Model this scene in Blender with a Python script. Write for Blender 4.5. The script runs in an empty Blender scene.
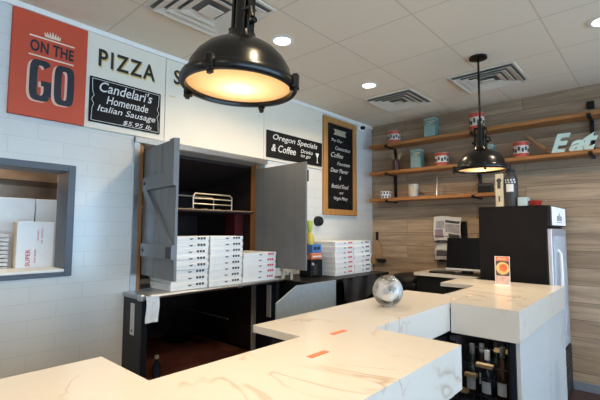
import bpy, bmesh, math, random
from mathutils import Vector, Matrix
random.seed(7)
scene = bpy.context.scene
COL = scene.collection
V = Vector
LABELS = {}

# ------------------------------------------------------------------ materials
def mat(name, col=(.8, .8, .8), rough=.5, metal=0., spec=.5, noise=0., nscale=8., bump=0., emit=None, estr=0., coat=0.):
    m = bpy.data.materials.new(name); m.use_nodes = True
    nt = m.node_tree; b = nt.nodes['Principled BSDF']
    b.inputs['Base Color'].default_value = (*col, 1)
    b.inputs['Roughness'].default_value = rough
    b.inputs['Metallic'].default_value = metal
    b.inputs['Specular IOR Level'].default_value = spec
    b.inputs['Coat Weight'].default_value = coat
    if emit:
        b.inputs['Emission Color'].default_value = (*emit, 1); b.inputs['Emission Strength'].default_value = estr
    if noise or bump:
        tc = nt.nodes.new('ShaderNodeTexCoord'); n = nt.nodes.new('ShaderNodeTexNoise')
        n.inputs['Scale'].default_value = nscale; n.inputs['Detail'].default_value = 5
        nt.links.new(tc.outputs['Object'], n.inputs['Vector'])
        if noise:
            r = nt.nodes.new('ShaderNodeValToRGB')
            r.color_ramp.elements[0].position = .3; r.color_ramp.elements[1].position = .7
            r.color_ramp.elements[0].color = (*[c * (1 - noise) for c in col], 1)
            r.color_ramp.elements[1].color = (*[min(1, c * (1 + noise)) for c in col], 1)
            nt.links.new(n.outputs['Fac'], r.inputs['Fac']); nt.links.new(r.outputs['Color'], b.inputs['Base Color'])
        if bump:
            bp = nt.nodes.new('ShaderNodeBump'); bp.inputs['Strength'].default_value = bump; bp.inputs['Distance'].default_value = .01
            nt.links.new(n.outputs['Fac'], bp.inputs['Height']); nt.links.new(bp.outputs['Normal'], b.inputs['Normal'])
    return m

def swizzle(nt, a, b, oa=0., ob=0.):
    """vector (pos[a]-oa, pos[b]-ob, 0) from the world position"""
    g = nt.nodes.new('ShaderNodeNewGeometry'); s = nt.nodes.new('ShaderNodeSeparateXYZ'); c = nt.nodes.new('ShaderNodeCombineXYZ')
    nt.links.new(g.outputs['Position'], s.inputs[0])
    for k, (ax, o) in enumerate(((a, oa), (b, ob))):
        mth = nt.nodes.new('ShaderNodeMath'); mth.operation = 'SUBTRACT'; mth.inputs[1].default_value = o
        nt.links.new(s.outputs[ax], mth.inputs[0]); nt.links.new(mth.outputs[0], c.inputs[k])
    return c.outputs[0]

def brick_mat(name, a, b, w, h, mort, c1, c2, cm, rough, offset=.5, oa=0., ob=0., bump=.3, spec=.5, streak=None):
    m = mat(name, c1, rough, spec=spec); nt = m.node_tree; p = nt.nodes['Principled BSDF']
    v = swizzle(nt, a, b, oa, ob)
    t = nt.nodes.new('ShaderNodeTexBrick'); t.offset = offset; t.squash = 1
    t.inputs['Scale'].default_value = 1; t.inputs['Brick Width'].default_value = w; t.inputs['Row Height'].default_value = h
    t.inputs['Mortar Size'].default_value = mort; t.inputs['Mortar Smooth'].default_value = .1
    t.inputs['Color1'].default_value = (*c1, 1); t.inputs['Color2'].default_value = (*c2, 1); t.inputs['Mortar'].default_value = (*cm, 1)
    nt.links.new(v, t.inputs['Vector'])
    out = t.outputs['Color']
    if streak:
        mp = nt.nodes.new('ShaderNodeMapping'); mp.inputs['Scale'].default_value = (*streak[:2], 1)
        n = nt.nodes.new('ShaderNodeTexNoise'); n.inputs['Scale'].default_value = 1; n.inputs['Detail'].default_value = 6; n.inputs['Roughness'].default_value = .65
        n.inputs['Distortion'].default_value = .6
        nt.links.new(v, mp.inputs[0])
        # shift the grain from plank to plank
        ad = nt.nodes.new('ShaderNodeVectorMath'); ad.operation = 'ADD'
        sc = nt.nodes.new('ShaderNodeVectorMath'); sc.operation = 'SCALE'; sc.inputs['Scale'].default_value = 40
        nt.links.new(t.outputs['Color'], sc.inputs[0]); nt.links.new(mp.outputs[0], ad.inputs[0]); nt.links.new(sc.outputs[0], ad.inputs[1])
        nt.links.new(ad.outputs[0], n.inputs['Vector'])
        r = nt.nodes.new('ShaderNodeValToRGB'); r.color_ramp.elements[0].position = .3; r.color_ramp.elements[1].position = .7
        lo, hi = streak[2], streak[3]
        r.color_ramp.elements[0].color = (lo, lo, lo, 1); r.color_ramp.elements[1].color = (hi, hi, hi, 1)
        mx = nt.nodes.new('ShaderNodeMix'); mx.data_type = 'RGBA'; mx.blend_type = 'MULTIPLY'; mx.inputs['Factor'].default_value = 1
        nt.links.new(n.outputs['Fac'], r.inputs['Fac']); nt.links.new(out, mx.inputs[6]); nt.links.new(r.outputs['Color'], mx.inputs[7])
        out = mx.outputs[2]
    nt.links.new(out, p.inputs['Base Color'])
    inv = nt.nodes.new('ShaderNodeMath'); inv.operation = 'SUBTRACT'; inv.inputs[0].default_value = 1
    nt.links.new(t.outputs['Fac'], inv.inputs[1])
    bp = nt.nodes.new('ShaderNodeBump'); bp.inputs['Strength'].default_value = bump; bp.inputs['Distance'].default_value = .004
    nt.links.new(inv.outputs[0], bp.inputs['Height']); nt.links.new(bp.outputs['Normal'], p.inputs['Normal'])
    return m

def marble_mat(name, base, vein, rough=.22, scale=1.5, seed=(0, 0, 0), amount=1., w=.03):
    m = mat(name, base, rough); nt = m.node_tree; p = nt.nodes['Principled BSDF']
    g = nt.nodes.new('ShaderNodeNewGeometry'); mp = nt.nodes.new('ShaderNodeMapping'); mp.inputs['Location'].default_value = seed
    mp.inputs['Rotation'].default_value = (0, 0, .6); mp.inputs['Scale'].default_value = (1, 1.7, 1)
    n = nt.nodes.new('ShaderNodeTexNoise'); n.inputs['Scale'].default_value = scale; n.inputs['Detail'].default_value = 4; n.inputs['Distortion'].default_value = .8
    nt.links.new(g.outputs['Position'], mp.inputs[0]); nt.links.new(mp.outputs[0], n.inputs['Vector'])
    r = nt.nodes.new('ShaderNodeValToRGB'); e = r.color_ramp.elements
    e[0].position = .5 - w; e[0].color = (0, 0, 0, 1); e[1].position = .5 + w; e[1].color = (0, 0, 0, 1)
    k = e.new(.5); k.color = (1, 1, 1, 1)
    n2 = nt.nodes.new('ShaderNodeTexNoise'); n2.inputs['Scale'].default_value = 2.2; n2.inputs['Detail'].default_value = 2
    nt.links.new(mp.outputs[0], n2.inputs['Vector'])
    r2 = nt.nodes.new('ShaderNodeValToRGB'); r2.color_ramp.elements[0].position = .46; r2.color_ramp.elements[1].position = .62
    nt.links.new(n2.outputs['Fac'], r2.inputs['Fac'])
    mu = nt.nodes.new('ShaderNodeMath'); mu.operation = 'MULTIPLY'
    mu2 = nt.nodes.new('ShaderNodeMath'); mu2.operation = 'MULTIPLY'; mu2.inputs[1].default_value = amount
    nt.links.new(n.outputs['Fac'], r.inputs['Fac']); nt.links.new(r.outputs['Color'], mu.inputs[0]); nt.links.new(r2.outputs['Color'], mu.inputs[1])
    nt.links.new(mu.outputs[0], mu2.inputs[0])
    mx = nt.nodes.new('ShaderNodeMix'); mx.data_type = 'RGBA'
    mx.inputs[6].default_value = (*base, 1); mx.inputs[7].default_value = (*vein, 1)
    nt.links.new(mu2.outputs[0], mx.inputs['Factor']); nt.links.new(mx.outputs[2], p.inputs['Base Color'])
    return m

def wood_mat(name, c, axis=0, dark=.6, rough=.45, sc=10.):
    m = mat(name, c, rough); nt = m.node_tree; p = nt.nodes['Principled BSDF']
    g = nt.nodes.new('ShaderNodeTexCoord'); mp = nt.nodes.new('ShaderNodeMapping')
    s = [sc * 3, sc * 3, sc * 3]; s[axis] = sc * .25; mp.inputs['Scale'].default_value = s
    n = nt.nodes.new('ShaderNodeTexNoise'); n.inputs['Scale'].default_value = 1; n.inputs['Detail'].default_value = 5; n.inputs['Distortion'].default_value = .5
    r = nt.nodes.new('ShaderNodeValToRGB'); r.color_ramp.elements[0].position = .3; r.color_ramp.elements[1].position = .7
    r.color_ramp.elements[0].color = (*[x * dark for x in c], 1); r.color_ramp.elements[1].color = (*c, 1)
    nt.links.new(g.outputs['Object'], mp.inputs[0]); nt.links.new(mp.outputs[0], n.inputs['Vector'])
    nt.links.new(n.outputs['Fac'], r.inputs['Fac']); nt.links.new(r.outputs['Color'], p.inputs['Base Color'])
    return m

def glass_mat(name, tint=(1, 1, 1), rough=0., thin=False, ior=1.45):
    m = bpy.data.materials.new(name); m.use_nodes = True; nt = m.node_tree; nt.nodes.clear()
    o = nt.nodes.new('ShaderNodeOutputMaterial')
    if thin:
        t = nt.nodes.new('ShaderNodeBsdfTransparent'); t.inputs[0].default_value = (*tint, 1)
        g = nt.nodes.new('ShaderNodeBsdfGlossy'); g.inputs['Roughness'].default_value = max(rough, .03)
        f = nt.nodes.new('ShaderNodeFresnel'); f.inputs[0].default_value = ior
        x = nt.nodes.new('ShaderNodeMixShader'); nt.links.new(f.outputs[0], x.inputs[0])
        nt.links.new(t.outputs[0], x.inputs[1]); nt.links.new(g.outputs[0], x.inputs[2]); nt.links.new(x.outputs[0], o.inputs[0])
    else:
        g = nt.nodes.new('ShaderNodeBsdfGlass'); g.inputs['Color'].default_value = (*tint, 1); g.inputs['Roughness'].default_value = rough
        g.inputs['IOR'].default_value = ior; nt.links.new(g.outputs[0], o.inputs[0])
    return m

def lens_mat():
    m = bpy.data.materials.new('frosted_lens'); m.use_nodes = True; nt = m.node_tree; nt.nodes.clear()
    o = nt.nodes.new('ShaderNodeOutputMaterial'); t = nt.nodes.new('ShaderNodeBsdfTranslucent'); t.inputs[0].default_value = (1, .90, .74, 1)
    g = nt.nodes.new('ShaderNodeBsdfGlossy'); g.inputs['Roughness'].default_value = .2
    x = nt.nodes.new('ShaderNodeMixShader'); x.inputs[0].default_value = .05
    nt.links.new(t.outputs[0], x.inputs[1]); nt.links.new(g.outputs[0], x.inputs[2]); nt.links.new(x.outputs[0], o.inputs[0])
    return m

M = {}
M['tile'] = brick_mat('white_wall_tile', 1, 2, .305, .102, .0022, (.66, .665, .645), (.68, .685, .665), (.59, .595, .58), .2, bump=.22, ob=.02)
M['plank'] = brick_mat('weathered_planks', 0, 2, 1.35, .163, .0022, (.36, .245, .155), (.54, .395, .27), (.15, .10, .065), .55, offset=.37, oa=.3, bump=.4, streak=(1.4, 22, .50, 1.15))
M['ceil'] = brick_mat('ceiling_tiles', 0, 1, .61, .61, .006, (.86, .75, .60), (.87, .76, .61), (.70, .60, .46), .85, offset=0, oa=-1.155, ob=2.37, bump=.2, spec=.2)
M['floor'] = brick_mat('dark_floor_tiles', 0, 1, .3, .3, .004, (.055, .03, .024), (.065, .036, .028), (.03, .022, .02), .45, offset=0, bump=.3)
M['paint'] = mat('cream_wall_paint', (.78, .74, .66), .7, noise=.03, nscale=3)
M['cream'] = mat('cream_panel_paint', (.80, .735, .61), .55, noise=.02, nscale=4)
M['trimwhite'] = mat('white_trim_paint', (.86, .84, .79), .5, noise=.02)
M['marble'] = marble_mat('veined_worktop', (.60, .565, .515), (.40, .29, .20), .2, 1.3, (3.1, 1.7, 0), .75, .013)
M['panelmarble'] = marble_mat('pale_streaked_panel', (.47, .47, .465), (.33, .34, .345), .45, 2.5, (1.2, 5., 2), .7, .12)
M['red'] = mat('orange_red_sign', (.58, .072, .026), .5, noise=.05, nscale=5)
M['navy'] = mat('dark_navy_paint', (.012, .015, .025), .45, noise=.2, nscale=20)
M['navypanel'] = mat('navy_enamel', (.008, .011, .019), .4, spec=.3, noise=.15, nscale=10)
M['blacktext'] = mat('black_lettering', (.012, .012, .012), .6)
M['gold'] = mat('mustard_letter_edge', (.72, .48, .13), .6)
M['pinkshade'] = mat('pale_letter_edge', (.80, .48, .36), .6)
M['creamtext'] = mat('cream_lettering', (.85, .72, .56), .6)
M['chalk'] = mat('white_chalk', (.72, .72, .70), .9, noise=.1, nscale=60)
M['board'] = mat('chalkboard_black', (.007, .007, .0075), .6, spec=.2, noise=.3, nscale=9)
M['boardframe'] = wood_mat('honey_wood_frame', (.52, .25, .07), 2, .75)
M['shelfwood'] = wood_mat('stained_shelf_wood', (.50, .205, .060), 0, .6, .42)
M['iron'] = mat('black_iron', (.010, .010, .011), .45, .6, noise=.2, nscale=30)
M['bronze'] = mat('oil_rubbed_black_metal', (.003, .0028, .0028), .25, 0, .38, noise=.2, nscale=15)
M['reflector'] = mat('cream_reflector', (.62, .50, .36), .5)
M['lens'] = lens_mat()
M['bulb'] = mat('bulb_glow', (1, .9, .7), .5, emit=(1, .84, .62), estr=14)
M['down'] = mat('downlight_glow', (1, 1, 1), .5, emit=(1, .93, .82), estr=14)
M['steel'] = mat('brushed_steel', (.62, .63, .64), .28, 1., noise=.08, nscale=40)
M['steelpanel'] = mat('daylit_steel_panel', (.34, .42, .50), .45, .15, noise=.06, nscale=30)  # daylight reflected by the steel is put into the blue base colour
M['lit_steel'] = mat('amber_lit_steel', (.48, .36, .27), .33, .9, noise=.25, nscale=6)  # stainless steel, with the warm light it reflects put into its colour
M['ledge'] = mat('steel_ledge', (.36, .40, .45), .35, .4, noise=.1, nscale=20)
M['doorgrey'] = mat('grey_painted_door', (.155, .158, .162), .45, noise=.06, nscale=6)
M['winframe'] = mat('slate_grey_frame', (.085, .10, .125), .45, noise=.06)
M['jamb'] = wood_mat('orange_wood_jamb', (.40, .17, .05), 2, .7)
M['ovendark'] = mat('dark_brown_lining', (.022, .011, .010), .6, noise=.3, nscale=6)
M['ovenmaroon'] = mat('maroon_brown_plate', (.15, .048, .034), .5, noise=.35, nscale=7)
M['maroon'] = mat('maroon_post', (.10, .010, .010), .5, noise=.2)
M['chromewarm'] = mat('warm_chrome', (.72, .58, .40), .3, .35, noise=.05)
M['box'] = mat('white_cardboard', (.80, .80, .79), .7, noise=.03, nscale=12)
M['boxside'] = mat('cardboard_edge', (.62, .60, .58), .8, noise=.05, nscale=20)
M['tancard'] = mat('tan_cardboard', (.52, .40, .28), .8, noise=.08, nscale=20)
M['printred'] = mat('red_print', (.62, .05, .07), .7)
M['printblack'] = mat('dark_print', (.05, .05, .06), .7)
M['black'] = mat('satin_black', (.007, .007, .0075), .45, spec=.3, noise=.2, nscale=12)
M['coolerblack'] = mat('cooler_side_black', (.006, .005, .006), .6, spec=.15, noise=.2, nscale=8)
M['darkgrey'] = mat('charcoal', (.035, .036, .040), .5, noise=.1)
M['screen'] = mat('dark_screen', (.004, .004, .005), .2, spec=.25)
M['silver'] = mat('silver_plastic', (.60, .60, .62), .35, .4, noise=.04)
M['coolerdoor'] = mat('pale_cooler_door', (.46, .48, .54), .3, .25, noise=.08, nscale=6)
M['headerface'] = mat('backlit_sign_face', (.85, .86, .88), .4, emit=(.85, .9, 1), estr=.25)
M['cream_bag'] = mat('cream_packet', (.66, .58, .40), .6, noise=.12, nscale=14)
M['mint'] = mat('mint_paint', (.62, .78, .72), .5, noise=.05)
M['teal'] = mat('teal_tin', (.12, .23, .21), .45, noise=.12, nscale=10)
M['tealpale'] = mat('pale_teal_label', (.26, .39, .37), .5, noise=.15, nscale=30)
M['can_red'] = mat('tomato_red_tin', (.55, .075, .04), .45, noise=.1, nscale=10)
M['can_white'] = mat('can_label_white', (.72, .66, .58), .5, noise=.06, nscale=10)
M['brownjar'] = mat('brown_jar', (.075, .030, .022), .3, noise=.2)
M['utensil'] = wood_mat('pale_utensil_wood', (.50, .34, .20), 2, .8)
M['rollwood'] = wood_mat('rolling_pin_wood', (.42, .24, .12), 0, .8)
M['pewter'] = mat('pewter', (.42, .38, .36), .35, .8, noise=.1)
M['glass'] = glass_mat('clear_glass', (.98, .99, .99), .06, True, 1.5)
def paint_reflections(m):
    """white reflections painted as a faint milky pattern over the clear wall"""
    nt = m.node_tree; out = [n for n in nt.nodes if n.type == 'OUTPUT_MATERIAL'][0]; src = out.inputs[0].links[0].from_socket
    d = nt.nodes.new('ShaderNodeBsdfDiffuse'); d.inputs[0].default_value = (.85, .86, .86, 1)
    tc = nt.nodes.new('ShaderNodeTexCoord'); v = nt.nodes.new('ShaderNodeTexVoronoi'); v.inputs['Scale'].default_value = 15
    r = nt.nodes.new('ShaderNodeValToRGB'); r.color_ramp.elements[0].color = (.02, .02, .02, 1); r.color_ramp.elements[1].color = (.30, .30, .30, 1); r.color_ramp.elements[0].position = .35; r.color_ramp.elements[1].position = .75
    x = nt.nodes.new('ShaderNodeMixShader')
    nt.links.new(tc.outputs['Object'], v.inputs['Vector']); nt.links.new(v.outputs['Distance'], r.inputs['Fac']); nt.links.new(r.outputs['Color'], x.inputs[0])
    nt.links.new(src, x.inputs[1]); nt.links.new(d.outputs[0], x.inputs[2]); nt.links.new(x.outputs[0], out.inputs[0])
paint_reflections(M['glass'])  # pale patches on the bowl stand in for white reflections
M['door_glass'] = glass_mat('fridge_door_glass', (.90, .92, .94), .02, True)
M['bottle_green'] = mat('dark_green_bottle', (.010, .016, .013), .12, coat=.5)
M['bottle_brown'] = mat('dark_brown_bottle', (.030, .012, .006), .12, coat=.5)
M['bottle_blue'] = mat('blue_black_bottle', (.012, .022, .045), .12, coat=.5)
M['paper'] = mat('paper_white', (.74, .74, .75), .8, noise=.05, nscale=30)
M['papergrey'] = mat('paper_grey', (.42, .40, .42), .8, noise=.25, nscale=25)
M['papermauve'] = mat('paper_mauve', (.33, .24, .32), .8, noise=.25, nscale=25)
M['foil'] = mat('foil_dark', (.08, .08, .085), .4, noise=.2)
M['crate'] = wood_mat('pale_crate_wood', (.66, .44, .22), 0, .8)
M['towel'] = mat('blue_white_towel', (.62, .70, .78), .9, noise=.08, nscale=40, bump=.3)
M['rag'] = mat('beige_rag', (.42, .37, .30), .9, noise=.15, nscale=30, bump=.5)
M['blackcloth'] = mat('black_cloth', (.014, .015, .017), .6, noise=.3, nscale=20, bump=.4)
M['orange'] = mat('orange_packet', (.72, .20, .08), .6, noise=.05)
M['bluepk'] = mat('blue_packet', (.06, .20, .48), .5, noise=.1)
M['yellow'] = mat('yellow_plastic', (.62, .46, .06), .5)
M['lime'] = mat('lime_plastic', (.45, .55, .08), .5)
M['coral'] = mat('coral_tape', (.70, .16, .07), .6)
M['tan'] = mat('tan_board', (.40, .25, .135), .7, noise=.1, nscale=15)
M['food1'] = mat('menu_orange', (.68, .16, .05), .5, noise=.2, nscale=30)
M['food2'] = mat('menu_yellow', (.75, .52, .22), .5, noise=.2, nscale=40)
M['food3'] = mat('menu_dark', (.10, .06, .05), .5, noise=.3, nscale=40)
M['ventgrey'] = mat('vent_shadow_grey', (.16, .155, .15), .6, noise=.1)
M['ventwhite'] = mat('vent_off_white', (.74, .69, .60), .55, noise=.03)
M['skirting'] = mat('blue_grey_skirting', (.16, .18, .21), .5, noise=.05)
M['redplastic'] = mat('red_lid', (.50, .04, .03), .4)
M['paleblue'] = mat('pale_blue_box', (.42, .54, .58), .5, noise=.05)

# ------------------------------------------------------------------ geometry builder
class MB:
    def __init__(s): s.bm = bmesh.new()
    def box(s, lo, hi, bev=0., rot=None, seg=1):
        lo, hi = V(lo), V(hi); c = (lo + hi) / 2
        r = bmesh.ops.create_cube(s.bm, size=1)
        vs = r['verts']; bmesh.ops.scale(s.bm, vec=[max(abs(a), 1e-5) for a in (hi - lo)], verts=vs)
        if bev:
            es = list({e for v in vs for e in v.link_edges})
            b = bmesh.ops.bevel(s.bm, geom=es, offset=bev, segments=seg, affect='EDGES', profile=.5)
            vs = list({v for f in b['faces'] for v in f.verts} | {v for v in vs if v.is_valid})
            # bevel returns only new faces; collect whole island
            st, isl = list(vs), set(vs)
            while st:
                v = st.pop()
                for e in v.link_edges:
                    o = e.other_vert(v)
                    if o not in isl: isl.add(o); st.append(o)
            vs = list(isl)
        if rot: bmesh.ops.rotate(s.bm, cent=(0, 0, 0), matrix=rot, verts=vs)
        bmesh.ops.translate(s.bm, vec=c, verts=vs)
        return s
    def tube(s, pts, r, n=10, cap=True):
        pts = [V(p) for p in pts]; rings = []
        up = V((0, 0, 1))
        for i, p in enumerate(pts):
            d = (pts[min(i + 1, len(pts) - 1)] - pts[max(i - 1, 0)]).normalized()
            a = d.cross(up) if abs(d.z) < .99 else d.cross(V((1, 0, 0)))
            a.normalize(); b = a.cross(d); rr = r[i] if isinstance(r, (list, tuple)) else r
            rings.append([s.bm.verts.new(p + (a * math.cos(2 * math.pi * k / n) + b * math.sin(2 * math.pi * k / n)) * rr) for k in range(n)])
        for i in range(len(rings) - 1):
            for k in range(n): s.bm.faces.new((rings[i][k], rings[i][(k + 1) % n], rings[i + 1][(k + 1) % n], rings[i + 1][k]))
        if cap: s.bm.faces.new(rings[0][::-1]); s.bm.faces.new(rings[-1])
        return s
    def lathe(s, prof, c=(0, 0, 0), n=28, mtx=None):
        c = V(c); rings = []
        for (r, z) in prof:
            if r < 1e-6: rings.append([s.bm.verts.new(V((0, 0, z)))])
            else: rings.append([s.bm.verts.new(V((r * math.cos(2 * math.pi * k / n), r * math.sin(2 * math.pi * k / n), z))) for k in range(n)])
        for A, B in zip(rings, rings[1:]):
            for k in range(n):
                k2 = (k + 1) % n
                if len(A) == 1 and len(B) == 1: continue
                if len(A) == 1: s.bm.faces.new((A[0], B[k], B[k2]))
                elif len(B) == 1: s.bm.faces.new((A[k], A[k2], B[0]))
                else: s.bm.faces.new((A[k], A[k2], B[k2], B[k]))
        vs = [v for R in rings for v in R]
        if mtx: bmesh.ops.transform(s.bm, matrix=mtx, verts=vs)
        bmesh.ops.translate(s.bm, vec=c, verts=vs)
        return s
    def prism(s, poly, org, u, v, d):
        """polygon in the (u,v) plane extruded by vector d"""
        org, u, v, d = V(org), V(u), V(v), V(d)
        a = [s.bm.verts.new(org + u * x + v * y) for x, y in poly]; b = [s.bm.verts.new(q.co + d) for q in a]
        n = len(a); s.bm.faces.new(a[::-1]); s.bm.faces.new(b)
        for i in range(n): s.bm.faces.new((a[i], a[(i + 1) % n], b[(i + 1) % n], b[i]))
        return s
    def patch(s, c, r, a0, a1, z0, z1, n=6):
        c = V(c); row = []
        for i in range(n + 1):
            a = a0 + (a1 - a0) * i / n
            row.append([s.bm.verts.new(c + V((rr * math.cos(a), rr * math.sin(a), z))) for rr, z in ((r, z0), (r, z1), (r - .003, z1), (r - .003, z0))])
        for A, B in zip(row, row[1:]):
            for k in range(4): s.bm.faces.new((A[k], B[k], B[(k + 1) % 4], A[(k + 1) % 4]))
        s.bm.faces.new(row[0]); s.bm.faces.new(row[-1][::-1])
        return s
    def grid(s, fn, nu, nv, thick=0.):
        vs = [[s.bm.verts.new(fn(i / nu, j / nv)) for j in range(nv + 1)] for i in range(nu + 1)]
        fs = [s.bm.faces.new((vs[i][j], vs[i + 1][j], vs[i + 1][j + 1], vs[i][j + 1])) for i in range(nu) for j in range(nv)]
        if thick: bmesh.ops.recalc_face_normals(s.bm, faces=fs); bmesh.ops.solidify(s.bm, geom=fs, thickness=thick)
        return s
    def build(s, name, m, parent=None, world=True, smooth=None):
        bmesh.ops.recalc_face_normals(s.bm, faces=s.bm.faces[:])
        me = bpy.data.meshes.new(name); 
        if parent is not None:
            off = V((0, 0, 0))
            if world:
                q = parent
                while q is not None: off = off + q.location; q = q.parent
            bmesh.ops.translate(s.bm, vec=-off, verts=s.bm.verts[:])
            loc = V((0, 0, 0))
        else:
            xs = [v.co for v in s.bm.verts]
            loc = V(((min(v.x for v in xs) + max(v.x for v in xs)) / 2, (min(v.y for v in xs) + max(v.y for v in xs)) / 2, min(v.z for v in xs)))
            bmesh.ops.translate(s.bm, vec=-loc, verts=s.bm.verts[:])
        if smooth:
            for f in s.bm.faces: f.smooth = True
            for e in s.bm.edges:
                if len(e.link_faces) == 2 and e.calc_face_angle(0) > smooth: e.smooth = False
        s.bm.to_mesh(me); s.bm.free()
        me.materials.append(M[m] if isinstance(m, str) else m)
        o = bpy.data.objects.new(name, me); COL.objects.link(o); o.location = loc
        if parent is not None: o.parent = parent
        return o

def tag(o, label, cat, group=None):
    assert 4 <= len(label.split()) <= 16, label
    assert label not in LABELS, label
    LABELS[label] = 1
    o['label'] = label; o['category'] = cat
    if group: o['group'] = group
    return o
def thing(name, loc, label, cat, group=None):
    o = bpy.data.objects.new(name, None); COL.objects.link(o); o.location = loc; o.empty_display_size = .05
    return tag(o, label, cat, group)
def struct(o): o['kind'] = 'structure'; return o
def dup(root, loc, label, cat, group, rotz=0.):
    def cp(o, par):
        c = o.copy(); COL.objects.link(c)
        if par: c.parent = par
        for ch in o.children: cp(ch, c)
        return c
    r = cp(root, None); r.location = loc; r.rotation_euler = (0, 0, rotz)
    tag(r, label, cat, group); return r
SM = math.radians(40)

def text(body, org, u, v, w, h, m, parent, name='lettering', depth=.003, bold=0., shear=0., spacing=1., world=True):
    """lettering fitted into a w x h box whose lower left corner is org, axes u (reading) and v (up)"""
    cu = bpy.data.curves.new('t', 'FONT'); cu.body = body; cu.size = 1; cu.offset = bold; cu.shear = shear; cu.space_character = spacing
    cu.resolution_u = 3; cu.extrude = .5
    to = bpy.data.objects.new('t', cu); COL.objects.link(to)
    dg = bpy.context.evaluated_depsgraph_get(); dg.update()
    me = bpy.data.meshes.new_from_object(to.evaluated_get(dg))
    bpy.data.objects.remove(to); bpy.data.curves.remove(cu)
    xs = [q.co.x for q in me.vertices]; ys = [q.co.y for q in me.vertices]
    x0, x1, y0, y1 = min(xs), max(xs), min(ys), max(ys)
    org, u, v = V(org), V(u), V(v); n = u.cross(v)
    off = V((0, 0, 0))
    if world:
        q = parent
        while q is not None: off = off + q.location; q = q.parent
    for q in me.vertices:
        c = q.co
        q.co = org + u * ((c.x - x0) / (x1 - x0) * w) + v * ((c.y - y0) / (y1 - y0) * h) + n * ((c.z + .5) * depth) - off
    me.name = name; me.materials.clear(); me.materials.append(M[m])
    o = bpy.data.objects.new(name, me); COL.objects.link(o); o.parent = parent
    return o
UY, UZ, UX = (0, 1, 0), (0, 0, 1), (1, 0, 0)

# ------------------------------------------------------------------ dimensions (metres); camera stands at x=0, y=0
XW, YB, H = -2.908, 4.70, 2.90
WT = .18

# ------------------------------------------------------------------ setting
struct(MB().box((-4.2, -3.6, -.1), (3.6, YB + .2, 0)).build('floor', 'floor'))
struct(MB().box((-4.2, -3.6, H), (3.6, YB + .2, H + .1)).build('ceiling', 'ceil'))
w = MB()
for y0, y1, z0, z1 in ((-3.6, -.2, 0, H), (-.2, .945, 0, 1.238), (-.2, .945, 1.872, H), (.945, 1.43, 0, H), (1.43, 2.72, 2.14, H), (2.72, YB, 0, H)):
    w.box((XW - WT, y0, z0), (XW, y1, z1))
struct(w.build('wall_left', 'tile'))
struct(MB().box((-4.2, YB, 0), (3.6, YB + .2, H)).build('wall_back', 'plank'))
struct(MB().box((-4.2, -3.6, 0), (3.6, -3.45, H)).build('wall_front', 'paint'))
# storefront side: low wall, posts and header leave wide window openings
w = MB(); w.box((3.4, -3.45, 0), (3.6, YB, .35)); w.box((3.4, -3.45, 2.40), (3.6, YB, H))
for y in (-3.45, -1.5, .5, 2.5, YB - .12): w.box((3.42, y, .35), (3.58, y + .1, 2.40))
struct(w.build('wall_right', 'darkgrey'))
struct(MB().box((XW, -3.45, 2.862), (XW + .018, YB, H - .001), .003).build('trim_1', 'trimwhite'))
struct(MB().box((XW, YB - .018, 0), (3.4, YB - .001, .08), .004).build('baseboard_back', 'skirting'))
struct(MB().box((-4.2, -3.45, 0), (-4.1, YB, H)).build('wall_kitchen', 'ovendark'))

# pass-through window in the left wall
wf = struct(MB().box((XW - .18, .945, 1.193), (XW + .022, .99, 1.915), .003).box((XW - .18, -.245, 1.193), (XW + .022, -.2, 1.915), .003)
            .box((XW - .18, -.2, 1.872), (XW + .022, .945, 1.915), .003).box((XW - .18, -.2, 1.193), (XW + .022, .945, 1.222), .003).build('window_1', 'winframe'))
s = MB().box((XW - .3, -.2, 1.222), (XW + .03, .944, 1.240), .004).build('window_sill', 'trimwhite', wf)

# kitchen shelf and hood behind the pass-through
kt = thing('kitchen_hood', (-3.75, .3, 1.0), 'amber lit steel hood panel seen through the grey pass-through window', 'hood')
MB().box((-4.08, -.6, 1.0), (-4.05, 1.35, 2.3)).build('back_panel', 'lit_steel', kt)
MB().box((-4.05, 1.33, 1.0), (-3.2, 1.35, 2.3)).build('side_panel', 'lit_steel', kt)
MB().prism([(0, 0), (.5, 0), (.2, .35), (0, .35)], (-4.05, -.6, 1.86), UX, UZ, (0, 1.92, 0)).build('canopy', 'lit_steel', kt)
MB().lathe([(0, 0), (.02, 0), (.02, .04), (.0, .045)], (-3.55, .62, 1.78), 14, Matrix.Rotation(math.pi / 2, 4, 'Y')).build('knob', 'black', kt, smooth=SM)
ks = thing('kitchen_shelf', (-3.5, .3, 1.12), 'white shelf behind the pass-through window holding boxes', 'shelf')
MB().box((-3.75, -.5, 1.17), (-3.10, 1.2, 1.205), .004).build('shelf_board', 'trimwhite', ks)
MB().box((-3.5, -.45, 0), (-3.4, -.38, 1.17)).build('bracket', 'steel', ks); MB().box((-3.5, 1.1, 0), (-3.4, 1.16, 1.17)).build('bracket', 'steel', ks)

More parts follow.
